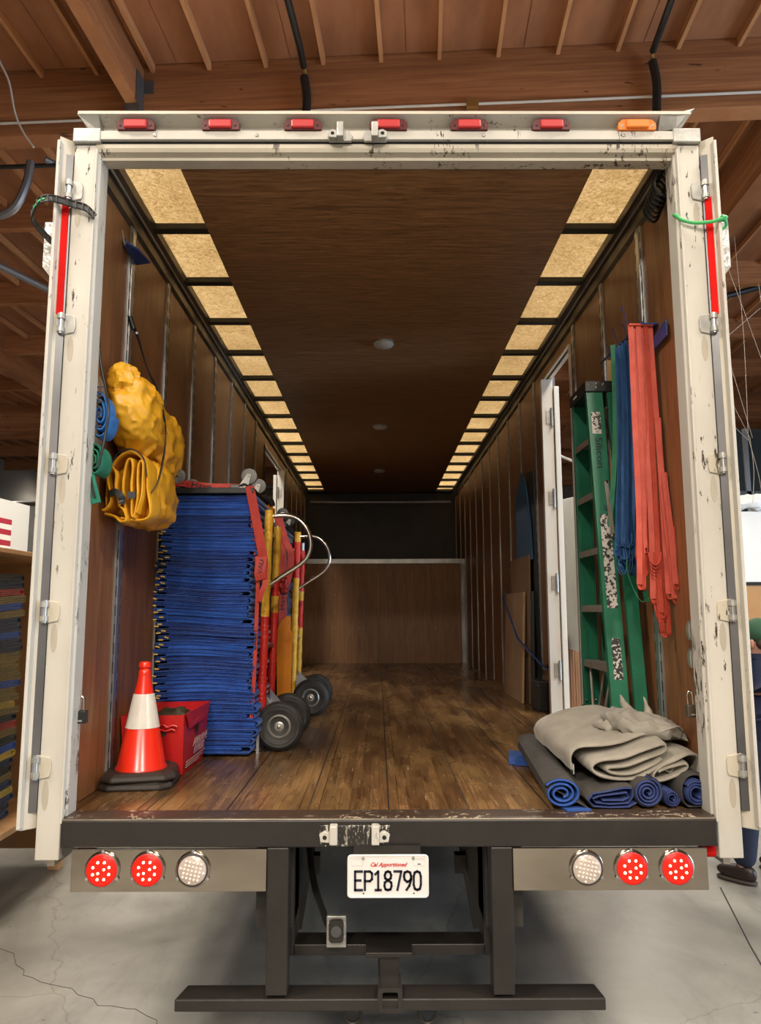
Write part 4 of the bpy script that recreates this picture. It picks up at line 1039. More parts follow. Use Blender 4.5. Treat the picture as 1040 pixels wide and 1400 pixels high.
# ---- red straps with lettering on the first stack
t = thing('ratchet_strap', 'red webbing strap with black lettering lying across the upturned dolly on the front stack', 'strap', (-1.0, 1.18, ZT+.04))
pth = smooth_path([(-1.16, 1.145, ZT+.052), (-1.08, 1.13, ZT+.060), (-.96, 1.125, ZT+.045), (-.86, 1.13, ZT+.044), (-.80, 1.14, ZT+.042)], 3)
obj('webbing', MB().ribbon(pth, .042, .003, (0, .25, 1)), RSTRAP, t)
text('strap_lettering', 'Have', .044, INK, t, frame((-1.0, 1.121, ZT+.052), (1, -.02, -.10), (0, .25, 1)), .0006, sx=1.25)
obj('buckle', MB().b2((-.845, 1.12, ZT+.036), (-.78, 1.15, ZT+.058)), GREYCH, t, bevel=.005)
obj('buckle_bow', MB().tube(smooth_path([(-.80, 1.12, ZT+.04), (-.77, 1.12, ZT+.06), (-.74, 1.12, ZT+.045)]), .005, 6), BLACKP, t)
obj('bunched_webbing', MB().blob((-1.12, 1.14, ZT+.055), (.055, .025, .022), 24, 14, .02, 28, 4), RSTRAP, t)
t = thing('hanging_strap', 'red lettered webbing strap hanging down the right edge of the front blue stack', 'strap', (-.67, 1.2, .2))
obj('webbing', MB().ribbon(smooth_path([(-.735, 1.10, ZT+.045), (-.722, 1.10, 1.36), (-.698, 1.10, 1.25), (-.672, 1.11, 1.12), (-.655, 1.12, 1.01), (-.650, 1.12, .97)]), .050, .003, (1, .5, 0)), RSTRAP, t)
obj('webbing', MB().ribbon(smooth_path([(-.742, 1.125, ZT+.04), (-.728, 1.128, 1.28), (-.705, 1.13, 1.10), (-.69, 1.13, .98)]), .018, .003, (1, .3, 0)), RSTRAP, t)
obj('buckle_pad', MB().ribbon(smooth_path([(-.665, 1.105, 1.04), (-.664, 1.10, 1.0), (-.668, 1.10, .95), (-.662, 1.11, .915)]), [.062]*13, .012, (1, .15, 0)), RSTRAP, t, bevel=.003)
text('strap_lettering', 'VAU', .036, INK, t, frame((-.664, 1.091, .985), (.15, 0, 1), (-1, 0, .15)), .0006, sx=1.1)
obj('webbing', MB().ribbon(smooth_path([(-.640, 1.12, 1.0), (-.642, 1.11, .90), (-.66, 1.11, .85), (-.672, 1.12, .80)]), .026, .003, (1, 0, .1)), RSTRAP, t)
obj('webbing', MB().ribbon(smooth_path([(-.682, 1.125, .95), (-.688, 1.13, .7), (-.695, 1.13, .4), (-.705, 1.13, .19)]), .020, .003, (1, .4, 0)), RSTRAP, t)
text('strap_lettering', 'I Have', .030, INK, t, frame((-.690, 1.127, .60), (0, 0, -1), (1, .4, 0)), .0004, sx=1.3)

# ---- hand trucks
def tape(name, x, y, a, b_, z0, z1, r, mt_, parent, lab=None):
    # tape wound round a pole: slightly lumpy
    k = max(3, int((z1-z0)/.05)); P = []; R = []
    for i in range(k+1):
        f = i/k; zz = z0+(z1-z0)*f
        P.append((x+a*zz, y+b_*zz, zz)); R.append(r*(1+.07*math.sin(i*2.7)+.04*math.sin(i*5.1)))
    return obj(name, MB().tube(P, R, 12), mt_, parent, label=lab)
def hand_truck(label, x, y0, y1, ztop, bands_n, bands_f, hx, dx=0):
    t = thing('hand_truck', label, 'hand truck', (x+.1, (y0+y1)/2, 0))
    yc = (y0+y1)/2
    for y, bands, hz in ((y0, bands_n, ztop), (y1, bands_f, ztop-.05)):
        p = obj('pole', MB().tube([(x-.03, y, .10), (x, y, hz)], .016, 12), ALU, t)
        for (za, zb, c_) in bands:
            tape('tape_wrap', x-.03, y, .03/ztop, 0, za, zb, .0245, YTAPE if c_ == 'y' else RTAPE, p, 'yellow tape wrap' if c_ == 'y' else 'red tape wrap')
    for z_ in (.22, .55, .9, 1.2):
        obj('crossbar', MB().tube([(x-.02, y0, z_), (x-.02, y1, z_)], .012, 10), ALU, t)
    obj('toe_plate', MB().b2((x-.34, y0-.02, .004), (x-.02, y1+.02, .010)).b2((x-.034, y0-.09, .0), (x-.02, y0-.06, .16)), ALU, t)
    obj('handle_loop', MB().tube(smooth_path([(x+.01, y0, ztop-.035), (x+.10, y0, ztop-.030), (x+.165, y0, ztop-.052), (x+.218, y0, ztop-.115), (x+.236, y0, ztop-.19), (x+.222, y0, ztop-.255), (x+.18, y0, ztop-.305), (x+.08, y0, ztop-.37), (x+.005, y0, ztop-.42)], 5), .0125, 12), CHROME, t)
    obj('axle', MB().tube([(hx, y0-.02, .133), (hx, y1+.03, .133)], .010, 10), GALV, t)
    obj('axle_bracket', MB().prism([(x-.03, .08), (hx+.02, .10), (hx+.02, .16), (x-.02, .30)], 'y', y0+.06, y0+.066).prism([(x-.03, .08), (hx+.02, .10), (hx+.02, .16), (x-.02, .30)], 'y', y1-.066, y1-.06), ALU, t)
    for y in (y0-.02, y1+.03):
        prof = [(.062, -.020), (.085, -.034), (.108, -.036), (.126, -.022), (.1315, 0), (.126, .022), (.108, .036), (.085, .034), (.062, .020)]
        w_ = obj('wheel', MB().lathe(prof, (hx, y, .1325), 'y', 40), RUBBER, t)
        obj('rim', MB().lathe([(0, -.02), (.064, -.02), (.064, .026), (.056, .034), (.053, .026), (.046, .012), (.030, .008), (.026, .020), (.017, .024), (.016, .030), (.0, .031)], (hx, y, .1325), 'y', 32), GALV, w_)
        obj('hub_nut', MB().lathe([(.010, .03), (.010, .036), (.005, .038), (0, .038)], (hx, y, .1325), 'y', 12), CHROME, w_)
        for rr in (.095, .116): obj('tread_groove', MB().tube([(hx+rr*math.cos(a*PI/16), y-.0345 if rr < .1 else y-.0315, .1325+rr*math.sin(a*PI/16)) for a in range(32)], .0014, 5, closed=True), BLACKP, w_)
    return t
hand_truck('hand truck nearest the opening, poles wrapped in yellow and red tape, tubular loop handle', -.655, 1.30, 1.66, 1.315,
           [(.10, .72, 'r'), (.72, 1.315, 'y')], [(.22, .74, 'r'), (.74, .84, 'y'), (.84, .93, 'r'), (.93, 1.26, 'y')], -.575)
hand_truck('second hand truck farther in, poles wrapped in yellow and red tape', -.635, 2.62, 2.98, 1.33,
           [(.12, .99, 'y'), (.99, 1.255, 'r'), (1.255, 1.33, 'y')], [(.18, .62, 'y'), (.62, .83, 'r'), (.83, .90, 'y'), (.90, 1.22, 'r')], -.525)

# ---- second stack, navy, behind the first
SX2, SY2 = -.99, 2.72
mb, l = quilt('navy_blanket', NAVYQ, None, .54, .56, .0415, 999, lambda x, y, z_: (SX2+x, SY2+y, .012+z_))
base = obj('navy_blanket', mb, NAVYQ)
tag(base, 'navy blanket in the rear stack on the second hand truck, lowest, on the floor', 'blanket', 'navy moving blankets on the second hand truck')
for i in range(1, 32):
    c_ = base.copy(); SC.collection.objects.link(c_); c_.location.z += .0417*i; c_.location.x += .012*math.sin(i*2.1); c_.location.y += .008*math.sin(i*1.3)
    c_['label'] = 'navy blanket in the rear stack on the second hand truck, '+(ORD[31-i] if i > 15 else OB[i])
dolly('furniture_dolly', 'second upturned furniture dolly, dark wheels up, on the navy blanket stack behind', SX2+.03, SY2, 1.352, .52, .52, BLACKP)
t = thing('hanging_strap', 'dark red strap draped down the navy stack beside the second hand truck', 'strap', (-.70, 2.5, .3))
obj('webbing', MB().ribbon(smooth_path([(-.76, 2.42, 1.42), (-.735, 2.42, 1.30), (-.72, 2.42, 1.12), (-.715, 2.42, .8), (-.72, 2.42, .3)]), .055, .003, (1, .3, 0)), RSTRAP, t)
obj('webbing', MB().ribbon(smooth_path([(-.75, 2.41, 1.42), (-.70, 2.41, 1.25), (-.66, 2.41, 1.15), (-.67, 2.41, 1.0), (-.70, 2.41, .92)]), .045, .003, (1, .2, .2)), RSTRAP, t)
obj('knot', MB().blob((-.705, 2.40, .93), (.035, .02, .055), 24, 14, .02, 30, 6), RSTRAP, t)
text('strap_lettering', 'Have', .05, INK, t, frame((-.715, 2.416, .82), (0, 0, 1), (-1, -.3, 0)), .0006, sx=1.3)
t = thing('padded_sling', 'orange and navy padded sling end on top of the second stack', 'sling', (-.85, 2.0, 1.4))
obj('padding', MB().blob((-.745, 1.78, 1.375), (.05, .10, .04), 24, 14, .02, 22, 2), ORANGEP, t)
obj('cover', MB().blob((-.75, 1.75, 1.43), (.05, .08, .03), 24, 14, .03, 22, 8), BLACKP, t)
# support for the sling: more of the second load
t = thing('appliance_panel', 'bent orange plastic panel standing between the two hand trucks', 'panel', (-.68, 2.38, 0))
op = MB(); prof = [(.0, .0), (-.012, .55), (-.008, .62), (.015, .68), (.05, .715), (.085, .712), (.085, .62), (.10, .60), (.092, .30), (.085, .0)]
op.prism([(-.735+u, v+.0) for u, v in prof], 'y', 2.36, 2.372)
obj('panel_face', op, ORANGEP, t, bevel=.003)
obj('panel_side', MB().b2((-.735, 2.37, 0), (-.728, 2.45, .55)), ORANGEP, t)

# ---- road cones, one nested on the other
def cone(label, cx, cy, z0, turn_=.10):
    t = thing('traffic_cone', label, 'cone', (cx, cy, z0), None)
    b_ = MB(); pr = []
    s0, s1 = .155, .135
    def oct_(h, c_): return [(-h, -h+c_), (-h+c_, -h), (h-c_, -h), (h, -h+c_), (h, h-c_), (h-c_, h), (-h+c_, h), (-h, h-c_)]
    A, B, C_ = oct_(s0, .045), oct_(s0, .045), oct_(s1, .04)
    rot = Matrix.Rotation(turn_, 3, 'Z')
    def R3(u, v, w_): return rot @ Vector((u, v, 0))+Vector((cx, cy, z0+w_))
    vs = [R3(u, v, 0) for u, v in A]+[R3(u, v, .018) for u, v in B]+[R3(u, v, .034) for u, v in C_]
    b_.add(vs, [tuple(range(8))]+[(i, (i+1) % 8, (i+1) % 8+8, i+8) for i in range(8)]+[(i+8, (i+1) % 8+8, (i+1) % 8+16, i+16) for i in range(8)]+[tuple(range(16, 24))])
    obj('base', b_, CONEB, t, bevel=.008)
    c_ = obj('cone_body', MB().lathe([(.112, .030), (.110, .040), (.103, .050), (.022, .455), (.021, .462), (.027, .468), (.027, .484), (.022, .492), (.016, .492), (.016, .40)], (cx, cy, z0), 'z', 40), CONEO, t)
    obj('reflective_sleeve', MB().lathe([(.0745, .208), (.0735, .209), (.0455, .352), (.0445, .353)], (cx, cy, z0), 'z', 40), CONEW, t)
    return t
cone('lower traffic cone, mostly hidden under the other, black base on the floor', -1.088, .545, .0)
cone('upper red traffic cone with white reflective sleeve, nested on the lower cone', -1.088, .545, .034, .22)

# ---- red corrugated tote
TB = dict(x0=-1.215, x1=-.945, y0=.70, y1=1.10); hz = .275
t = thing('corrugated_tote', 'red corrugated plastic tote with white lettering behind the traffic cones', 'box', (-1.08, .9, 0))
def quad(a, b_, c_, d, th=.004):
    a, b_, c_, d = map(Vector, (a, b_, c_, d)); n = (b_-a).cross(d-a).normalized()*th
    return MB().add([a, b_, c_, d, a+n, b_+n, c_+n, d+n], [(0, 1, 2, 3), (7, 6, 5, 4), (0, 4, 5, 1), (1, 5, 6, 2), (2, 6, 7, 3), (3, 7, 4, 0)])
fl = .03
# corners flare outwards
b00, b10, b11, b01 = (-1.215, .70, 0), (-.945, .70, 0), (-.945, 1.09, 0), (-1.215, 1.09, 0)
t00, t10, t11, t01 = (-1.228, .665, .270), (-.937, .665, .275), (-.915, 1.095, .285), (-1.228, 1.10, .28)
obj('front_wall', quad(b10, b00, t00, t10), TOTE, t)
obj('right_wall', quad(b11, b10, t10, t11), TOTE, t)
obj('left_wall', quad(b00, b01, t01, t00), TOTE, t)
obj('rear_wall', quad(b01, b11, t11, t01), TOTE, t)
obj('bottom', MB().b2((-1.215, .70, .002), (-.945, 1.09, .006)), TOTE, t)
obj('rim_flap', quad((-1.20, .69, .262), (-.96, .69, .268), (-1.0, .80, .235), (-1.16, .80, .23), .003), TOTE, t)
obj('rim_flap', quad(t11, t01, (-1.18, 1.02, .235), (-.99, 1.01, .235), .003), TOTE, t)
obj('right_top_flap', quad((-.930, .68, .278), (-.909, 1.09, .288), (-.915, 1.0, .215), (-.925, .74, .205), .003), TOTE, t)
st = MB()
for j in range(7):
    f = j/6; st.ribbon([(-.9165+.004*f, .76+f*.25, .222+.006*f), (-.916+.004*f, .762+f*.25, .238+.006*f)], .004, .001, (0, 1, 0))
obj('flap_stitches', st, REDLENS, t, stuff=True)
# hand holes
obj('hand_hole', MB().prism([(.865, .165), (.905, .165), (.91, .205), (.865, .21)], 'x', -.9268, -.9245), SLOT, t)
obj('hand_hole', MB().prism([(-1.105, .175), (-1.02, .178), (-1.015, .205), (-1.03, .215), (-1.10, .21)], 'y', .6735, .6755), M('dark_hole_contents', (.05, .04, .02), .8), t)
obj('tied_loop', MB().tube(smooth_path([(-1.06, .664, .225), (-1.03, .660, .232), (-1.01, .659, .222), (-.985, .660, .230), (-.965, .662, .222)]), .006, 7).tube(smooth_path([(-1.055, .662, .215), (-1.02, .658, .205), (-.99, .659, .212), (-.975, .660, .205)]), .005, 7), TOTE, t)
FR = lambda y, z_: frame((-.9395+.03*z_/.28+.0045+.004*(y-.7), y, z_), (.02, 1, .0), (.09, 0, 1))
WINK = M('white_print', (.55, .35, .38), .5)
text('tote_lettering', 'AIRBORNE', .052, WINK, t, FR(.93, .128), .0006, shear=.35, sx=1.05, offset=.001)
text('tote_lettering', 'EXPRESS', .048, WINK, t, FR(.92, .088), .0006, shear=.35, sx=1.05, offset=.001)
for j, zz in enumerate((.060, .048, .036)):
    obj('printed_stripe', MB().ribbon([(-.9405+.0045+.030*zz/.28-.002, .715, zz-.004), (-.9405+.0045+.030*zz/.28, 1.07-.05*j, zz-.004)], .0045, .002, (0, 0, 1)), WINK, t)
# dark bundle inside
o = obj('folded_bag', MB().blob((-1.05, .93, .16), (.11, .13, .105), 36, 20, .03, 12, 5), M('olive_bag', (.05, .04, .018), .6))
tag(o, 'dark olive bag bulging out of the red tote', 'bag')

# ---- padlocks, cable tie, green cord
def padlock(x, y, z_, s):
    t = thing('padlock', f'black padlock hanging low on the {"left" if s < 0 else "right"} hand wall by the rear post', 'padlock', (x, y, z_))
    obj('body', MB().b2((x-.021, y-.016, z_), (x+.021, y+.016, z_+.048)), BLACKP if s < 0 else M('taupe_lock', (.09, .07, .05), .4, .3), t, bevel=.004)
    obj('shackle', MB().tube(smooth_path([(x-.011, y, z_+.045), (x-.013, y, z_+.085), (x-.004, y, z_+.10), (x+.006, y, z_+.09), (x+.008, y, z_+.045)]), .004, 8), CHROME, t)
    obj('key_face', MB().b2((x-.008, y-.0175, z_+.008), (x+.008, y-.015, z_+.014)), GALV, t)
padlock(-1.182, .085, .325, -1); padlock(1.190, .14, .335, 1)
t = thing('ladder_strap', 'black ratcheting rubber strap looped round the top of the left rear post', 'strap', (-1.3, 0, 2.37))
pp = smooth_path([(-1.192, -.015, 2.345), (-1.225, -.022, 2.375), (-1.28, -.026, 2.39), (-1.34, -.075, 2.385), (-1.39, -.075, 2.375), (-1.43, -.04, 2.35), (-1.445, .0, 2.33), (-1.40, .08, 2.28), (-1.37, .12, 2.26)], 4)
obj('strap_band', MB().ribbon(pp, .024, .006, (0, 0, 1)), BLACKP, t)
for j in range(1, len(pp)-1, 2):
    obj('strap_rung', MB().box(pp[j]+Vector((0, -.004, 0)), (.006, .008, .030)), RUBBER, t)
for dz in (-.013, .013): obj('strap_edge', MB().tube([p+Vector((0, -.004, dz)) for p in pp], .0035, 6), BLACKP, t)
obj('green_insert', MB().ribbon([p+Vector((0, -.005, 0)) for p in pp[14:20]], .008, .003, (0, 0, 1)), GREENCORD, t)
t = thing('green_elastic_cord', 'green elastic cord tied across the top of the right rear post', 'cord', (1.3, 0, 2.3))
obj('cord', MB().tube(smooth_path([(1.187, .03, 2.375), (1.180, -.01, 2.35), (1.20, -.02, 2.325), (1.25, -.022, 2.312), (1.31, -.045, 2.305), (1.35, -.06, 2.31), (1.375, -.02, 2.30), (1.385, .06, 2.33), (1.372, .11, 2.41)]), .007, 8), GREENCORD, t)
obj('cord_knot', MB().blob((1.352, -.055, 2.315), (.014, .014, .012), 12, 8, .004, 60), GREENCORD, t)
# coiled cable in the top corner
t = thing('coiled_cable', 'black coiled cable tucked in the upper right corner of the trailer', 'cable', (1.2, .18, 2.5))
for k in range(7):
    y_ = .12+k*.022
    obj('coil_turn', MB().tube([(1.185+.034*math.cos(a*PI/8), y_+.004*math.sin(a), 2.57-.008*k+.055*math.sin(a*PI/8)) for a in range(16)], .0065, 6, closed=True), BLACKP, t)
# blue brackets on the posts
t = thing('post_bracket', 'blue steel bracket hooked on the first left post near the ceiling', 'bracket', (-1.2, .52, 2.4))
obj('plate', MB().prism([(-1.224, .44), (-1.20, .38), (-1.165, .46), (-1.15, .58), (-1.224, .60)], 'z', 2.435, 2.447), BLUEMET, t, bevel=.002)
obj('lip', MB().b2((-1.225, .42, 2.44), (-1.219, .60, 2.48)), BLUEMET, t)
obj('pin', MB().tube([(-1.215, .40, 2.44), (-1.222, .38, 2.50)], .003, 6), GALV, t)
t = thing('strap_hanger', 'blue steel hanger arm on the right post behind the coral straps', 'bracket', (1.2, .5, 2.03))
obj('arm', MB().b2((1.150, .36, 2.035), (1.232, .56, 2.042)), BLUEMET, t)
obj('wing', MB().prism([(.235, 1.935), (.385, 1.925), (.395, 1.985), (.235, 2.01)], 'x', 1.214, 1.220), BLUEMET, t, bevel=.002)
obj('rail', MB().tube([(1.16, .36, 2.045), (1.165, 1.0, 2.075)], .006, 8), BLUEMET, t)

# ---- bundles of flat straps hanging on the right wall
def strap(mt_, t, x, y, zt, zb, w_, rng, loop=True, dxb=0, dyb=0, name='strap', fw=(1, .15, 0)):
    P = []; a = rng.random()*6
    k = 9
    for i in range(k+1):
        f = i/k
        P.append((x+dxb*f*f+.006*math.sin(a+5*f)*f, y+dyb*f+.008*math.sin(a*2+4*f)*f, zt+(zb-zt)*f))
    P = smooth_path(P, 2)
    o = obj(name, MB().ribbon(P, w_, .0025, (fw[0], fw[1]+.5*math.sin(a), 0)), mt_, t)
    if loop:
        q = []
        e = P[-1]
        for i in range(7):
            an = PI*i/6; q.append(e+Vector((.5*w_*(1-math.cos(an)), .006, -.02*math.sin(an))))
        for i in range(1, 6): q.append(q[6]+Vector((.004*math.sin(i), .008, i*.05)))
        obj(name, MB().ribbon(q, w_*.92, .0025, (1, .5, .0)), mt_, t)
    return o
rng = random.Random(5)
t = thing('red_strap_bundle', 'bundle of coral red flat straps hung on the right wall nearest the opening', 'strap', (1.17, .38, .7), None)
for i in range(9):
    xt = 1.108+.0115*i; 
    strap(OSTRAP, t, xt, .372+.010*((i*2) % 3), 2.035, [.86, .98, .92, 1.02, .80, .95, .74, .90, .82][i], .023, rng, True, dxb=-.035+.006*i, dyb=-.02+.02*((i*5) % 4-1.5)/2)
strap(OSTRAP, t, 1.205, .36, 1.6, .80, .026, rng, True, .020, -.02)
strap(OSTRAP, t, 1.212, .34, 1.35, .86, .022, rng, True, .012, -.05)
strap(OSTRAP, t, 1.165, .36, 1.0, .66, .028, rng, True, .015, 0)
strap(OSTRAP, t, 1.150, .365, 1.0, .72, .030, rng, True, .012, 0)
for k in range(6):
    obj('strap_loop', MB().ribbon([(1.155+(.028-.003*k)*math.cos(a), .352+.003*k, 1.0-.02*k+(.055-.005*k)*math.sin(a)) for a in [PI+PI*j/8 for j in range(9)]], .022, .0025, (0, 1, .2)), OSTRAP, t)
obj('top_fold', MB().b2((1.098, .362, 2.03), (1.212, .392, 2.042)), OSTRAP, t, bevel=.004)
t = thing('blue_strap_bundle', 'bundle of blue flat straps hung between the coral and green bundles', 'strap', (1.16, .57, .9))
for i in range(9):
    strap(BSTRAP, t, 1.102+.0105*i, .55+.011*((i*3) % 4), 2.03-.008*abs(i-4), [1.02, .95, 1.05, .98, 1.0, .93, 1.06, .96, 1.0][i], .021, rng, True, dxb=-.055+.004*i, dyb=-.03)
for k in range(9):
    a0 = rng.random()*6; cx_ = 1.065+.014*(k % 4); cz = 1.02+.05*(k//3)
    obj('strap_loop', MB().ribbon([(cx_+.026*math.cos(a), .51+.006*k % .03, cz-.04+(.07-.004*k)*math.sin(a)) for a in [PI+a0*.1+PI*1.1*j/8 for j in range(9)]], .018, .0025, (.3, 1, .2)), BSTRAP, t)
t = thing('green_strap_bundle', 'bundle of green flat straps hung between the blue and tan bundles', 'strap', (1.16, .72, .9))
for i in range(4):
    strap(GSTRAP, t, 1.138+.012*i, .715+.012*i, 2.07-.01*i, 1.15-.05*i, .024, rng, False, dxb=-.055, dyb=-.01)
obj('strap_tail', MB().ribbon(smooth_path([(1.085, .50, .98), (1.08, .49, .93), (1.10, .49, .86), (1.125, .48, .80), (1.145, .475, .79), (1.155, .475, .83)]), .012, .0025, (.2, 1, 0)), GSTRAP, t)
obj('strap_end', MB().ribbon([(1.150, .47, .835), (1.158, .47, .79)], .022, .003, (1, 0, 0)), GSTRAP, t)
t = thing('tan_strap', 'single tan strap hanging behind the green bundle beside the ladder top', 'strap', (1.17, .86, 1.2))
for i in range(2):
    strap(TSTRAP, t, 1.162+.010*i, .86+.01*i, 2.04-.02*i, 1.28, .022, rng, False, dxb=-.03, dyb=-.02, name='webbing')
for (x, y, z_, nm) in ((1.175, .86, 2.04, 'tan'), (1.165, .72, 2.07, 'green'), (1.16, .56, 2.03, 'blue'), (1.098, .385, 2.04, 'coral red')):
    o = obj('tie_string', MB().tube(smooth_path([(x, y, z_), (x-.006, y+.006, z_+.04), (x-.022, y, z_+.09)]), .0022, 5), BLUEMET)
    tag(o, f'thin blue tie string sticking up above the {nm} strap bundle', 'string', 'blue tie strings above the strap bundles')

# ---- green stepladder, folded, strapped against the right wall
L = thing('stepladder', 'green fiberglass stepladder folded upright against the right wall', 'ladder', (1.08, .95, .2))
def rail(name, xt, yt, zt, xb, yb, zb, wx, wy, mt_=LADG, parent=L):
    # channel rail: web facing the camera side (y), flanges to either side along x
    A, B = Vector((xt, yt, zt)), Vector((xb, yb, zb)); m_ = MB()
    m_.ribbon([B, A], wx, .005, (1, 0, 0))
    for s in (-1, 1):
        m_.ribbon([B+Vector((s*(wx/2-.002), wy/2*(1 if True else 1), 0)), A+Vector((s*(wx/2-.002), wy/2, 0))], wy, .004, (0, 1, 0))
    return obj(name, m_, mt_, parent, bevel=.001)
nt_, nb_ = (1.055, .79, 1.88), (1.072, .625, .235)
ft_, fb_ = (1.055, 1.065, 1.88), (1.072, 1.11, .235)
nr = rail('front_rail', *nt_, *nb_, .082, .028)
fr_ = MB(); A, B = Vector(ft_), Vector(fb_)
fr_.ribbon([B, A], .082, .005, (1, 0, 0))
for s in (-1, 1): fr_.ribbon([B+Vector((s*.039, -.013, 0)), A+Vector((s*.039, -.013, 0))], .028, .004, (0, 1, 0))
frr = obj('front_rail', fr_, LADG, L, bevel=.001)
rail('rear_rail', 1.150, .785, 1.86, 1.165, .61, .20, .060, .026)
rail('rear_rail', 1.150, 1.07, 1.86, 1.165, 1.11, .20, .060, -.026)
obj('top_cap', MB().prism([(1.008, 1.845), (1.20, 1.845), (1.20, 1.905), (1.008, 1.905)], 'y', .775, 1.085), BLACKP, L, bevel=.006)
for (x, z_) in ((1.03, 1.885), (1.065, 1.89), (1.065, 1.87), (1.10, 1.885)): obj('cap_rivet', MB().lathe([(.006, 0), (0, .003)], (x, .774, z_), 'y', 8), CHROME, L)
obj('cap_sticker', MB().b2((1.006, .94, 1.865), (1.0075, 1.0, 1.875)), BOARDW, L)
def lad(f): return nt_[1]+(nb_[1]-nt_[1])*f, ft_[1]+(fb_[1]-ft_[1])*f
for k, z_ in enumerate((1.615, 1.335, 1.055, .775, .495)):
    f = (1.88-z_)/1.645; ya, yb_ = lad(f); x = 1.055+.017*f
    s_ = obj('step', MB().prism([(x-.036, z_-.032), (x-.030, z_-.032), (x-.030, z_-.004), (x+.036, z_-.004), (x+.036, z_), (x-.036, z_)], 'y', ya+.004, yb_-.004), LADALU, L)
    for j in range(4): obj('tread_rib', MB().b2((x-.028+.018*j, ya+.006, z_), (x-.024+.018*j, yb_-.006, z_+.0018)), LADALU, s_)
for (a, b_) in (((1.055, .69, .47), (1.04, .80, .24)), ((1.06, 1.06, .47), (1.045, .98, .24)), ((1.08, .88, .47), (1.06, .96, .22))):
    obj('step_brace', MB().tube([a, b_], .007, 7), LADALU, L)
obj('foot_pad', MB().b2((1.026, 1.09, .222), (1.118, 1.13, .262)), BLACKP, L, bevel=.003)
obj('foot_pad', MB().b2((1.026, .61, .222), (1.118, .65, .240)), LADG, L, bevel=.003)
obj('foot_pad', MB().b2((1.13, .59, .19), (1.20, .64, .24)), BLACKP, L, bevel=.003)
for (x, z_) in ((1.045, .285), (1.095, .287)): obj('foot_rivet', MB().lathe([(.007, 0), (0, .004)], (x, 1.095, z_), 'y', 8), CHROME, L)
obj('spreader_bar', MB().ribbon([(1.080, .732, 1.38), (1.088, .69, 1.10)], .020, .004, (1, 0, 0)), LADALU, L)
for p_ in ((1.080, .729, 1.375), (1.088, .687, 1.11)): obj('spreader_rivet', MB().lathe([(.009, 0), (.0, .005)], p_, 'y', 10), CHROME, L)
STK = M('worn_sticker', (.55, .52, .47), .5, col2=(.02, .02, .02), scale=60, amt=(.48, .54), detail=3)
STKB = M('black_sticker', (.015, .015, .015), .5, col2=(.5, .48, .44), scale=70, amt=(.52, .56), detail=2)
def on_rail(f, dx, off=.004): return Vector((1.055+.017*f+dx, .79-.165*f-off, 1.88-1.645*f))
def patch(name, f0, f1, x0, x1, mt_):
    a, b_ = on_rail(f0, x0), on_rail(f1, x0); c_, d = on_rail(f1, x1), on_rail(f0, x1)
    obj(name, MB().add([a, b_, c_, d], [(0, 1, 2, 3)]), mt_, L)
patch('sticker', .085, .155, -.026, .020, STK); patch('sticker', .405, .68, -.024, .026, STK); patch('sticker', .765, .88, -.020, .022, STKB)
lf = .215; cen = on_rail(lf, 0, .005)
text('ladder_lettering', 'Silicon', .050, INK, L, frame(cen, (.01, -.10, -1), (1, 0, 0)), .0008, sx=1.25)
text('ladder_lettering', 'SI', .040, INK, L, frame(on_rail(.385, .012, .005), (.01, -.10, -1), (1, 0, 0)), .0008, sx=1.2)

# ---- cardboard, foam pad and black sheet strapped to the right wall
def lean(name, mt_, y0, y1, z0, z1, x0, x1, lab, cat, th=.012, cut=0):
    m_ = MB().prism([(y0, z0), (y1, z0), (y1, z1-cut), ((y0+y1)/2, z1), (y0, z1-(0 if not cut else cut*.6))], 'x', -th/2, th/2)
    m_.v = [Vector((v.x+x0+(x1-x0)*((v.z-z0)/(z1-z0)), v.y, v.z)) for v in m_.v]
    o = obj(name, m_, mt_); return tag(o, lab, cat)
lean('cardboard_sheet', CARD, 3.28, 4.10, .002, .90, 1.13, 1.165, 'light brown flattened cardboard carton leaning on the right wall, strapped', 'cardboard', .02)
lean('cardboard_sheet', CARDD, 3.16, 3.98, .002, 1.20, 1.18, 1.192, 'darker brown cardboard sheet standing up behind the lighter carton', 'cardboard', .012)
o = MB().prism([(3.10, 1.16), (3.75, 1.12), (3.74, 1.70), (3.68, 1.80), (3.45, 1.93), (3.30, 1.82), (3.15, 1.50)], 'x', 1.198, 1.212)
tag(obj('foam_pad', o, BLUEPAD), 'blue foam pad with a curved top, above the cardboard on the right wall', 'pad')
o = MB().prism([(2.95, .0), (3.30, .0), (3.30, 1.9), (3.05, 1.88), (3.0, 1.2)], 'x', 1.218, 1.228)
tag(obj('black_sheet', o, BLACKP), 'narrow black sheet standing behind the cardboard on the right wall', 'sheet')
for y in (3.02, 3.10): 
    tag(obj('black_rod', MB().tube([(1.17, y, .004), (1.20, y+.06, .9)], .012, 8), BLACKP), 'thin black rod leaning on the right wall, '+('nearer the side door' if y < 3.05 else 'nearer the cardboard'), 'rod', 'black rods by the cardboard')
t = thing('bungee_cord', 'thin blue bungee cord stretched slantwise across the leaning cardboard', 'cord', (1.12, 3.5, .5))
obj('cord', MB().tube([(1.20, 4.20, .93), (1.125, 4.08, .87), (1.105, 3.3, .52), (1.19, 2.82, .345), (1.222, 2.72, .31)], .009, 7), BLUEMET, t)
obj('cord_ball', MB().lathe([(0, -.018), (.014, -.010), (.018, 0), (.014, .010), (0, .018)], (1.215, 2.76, .335), 'z', 12), BLACKP, t)
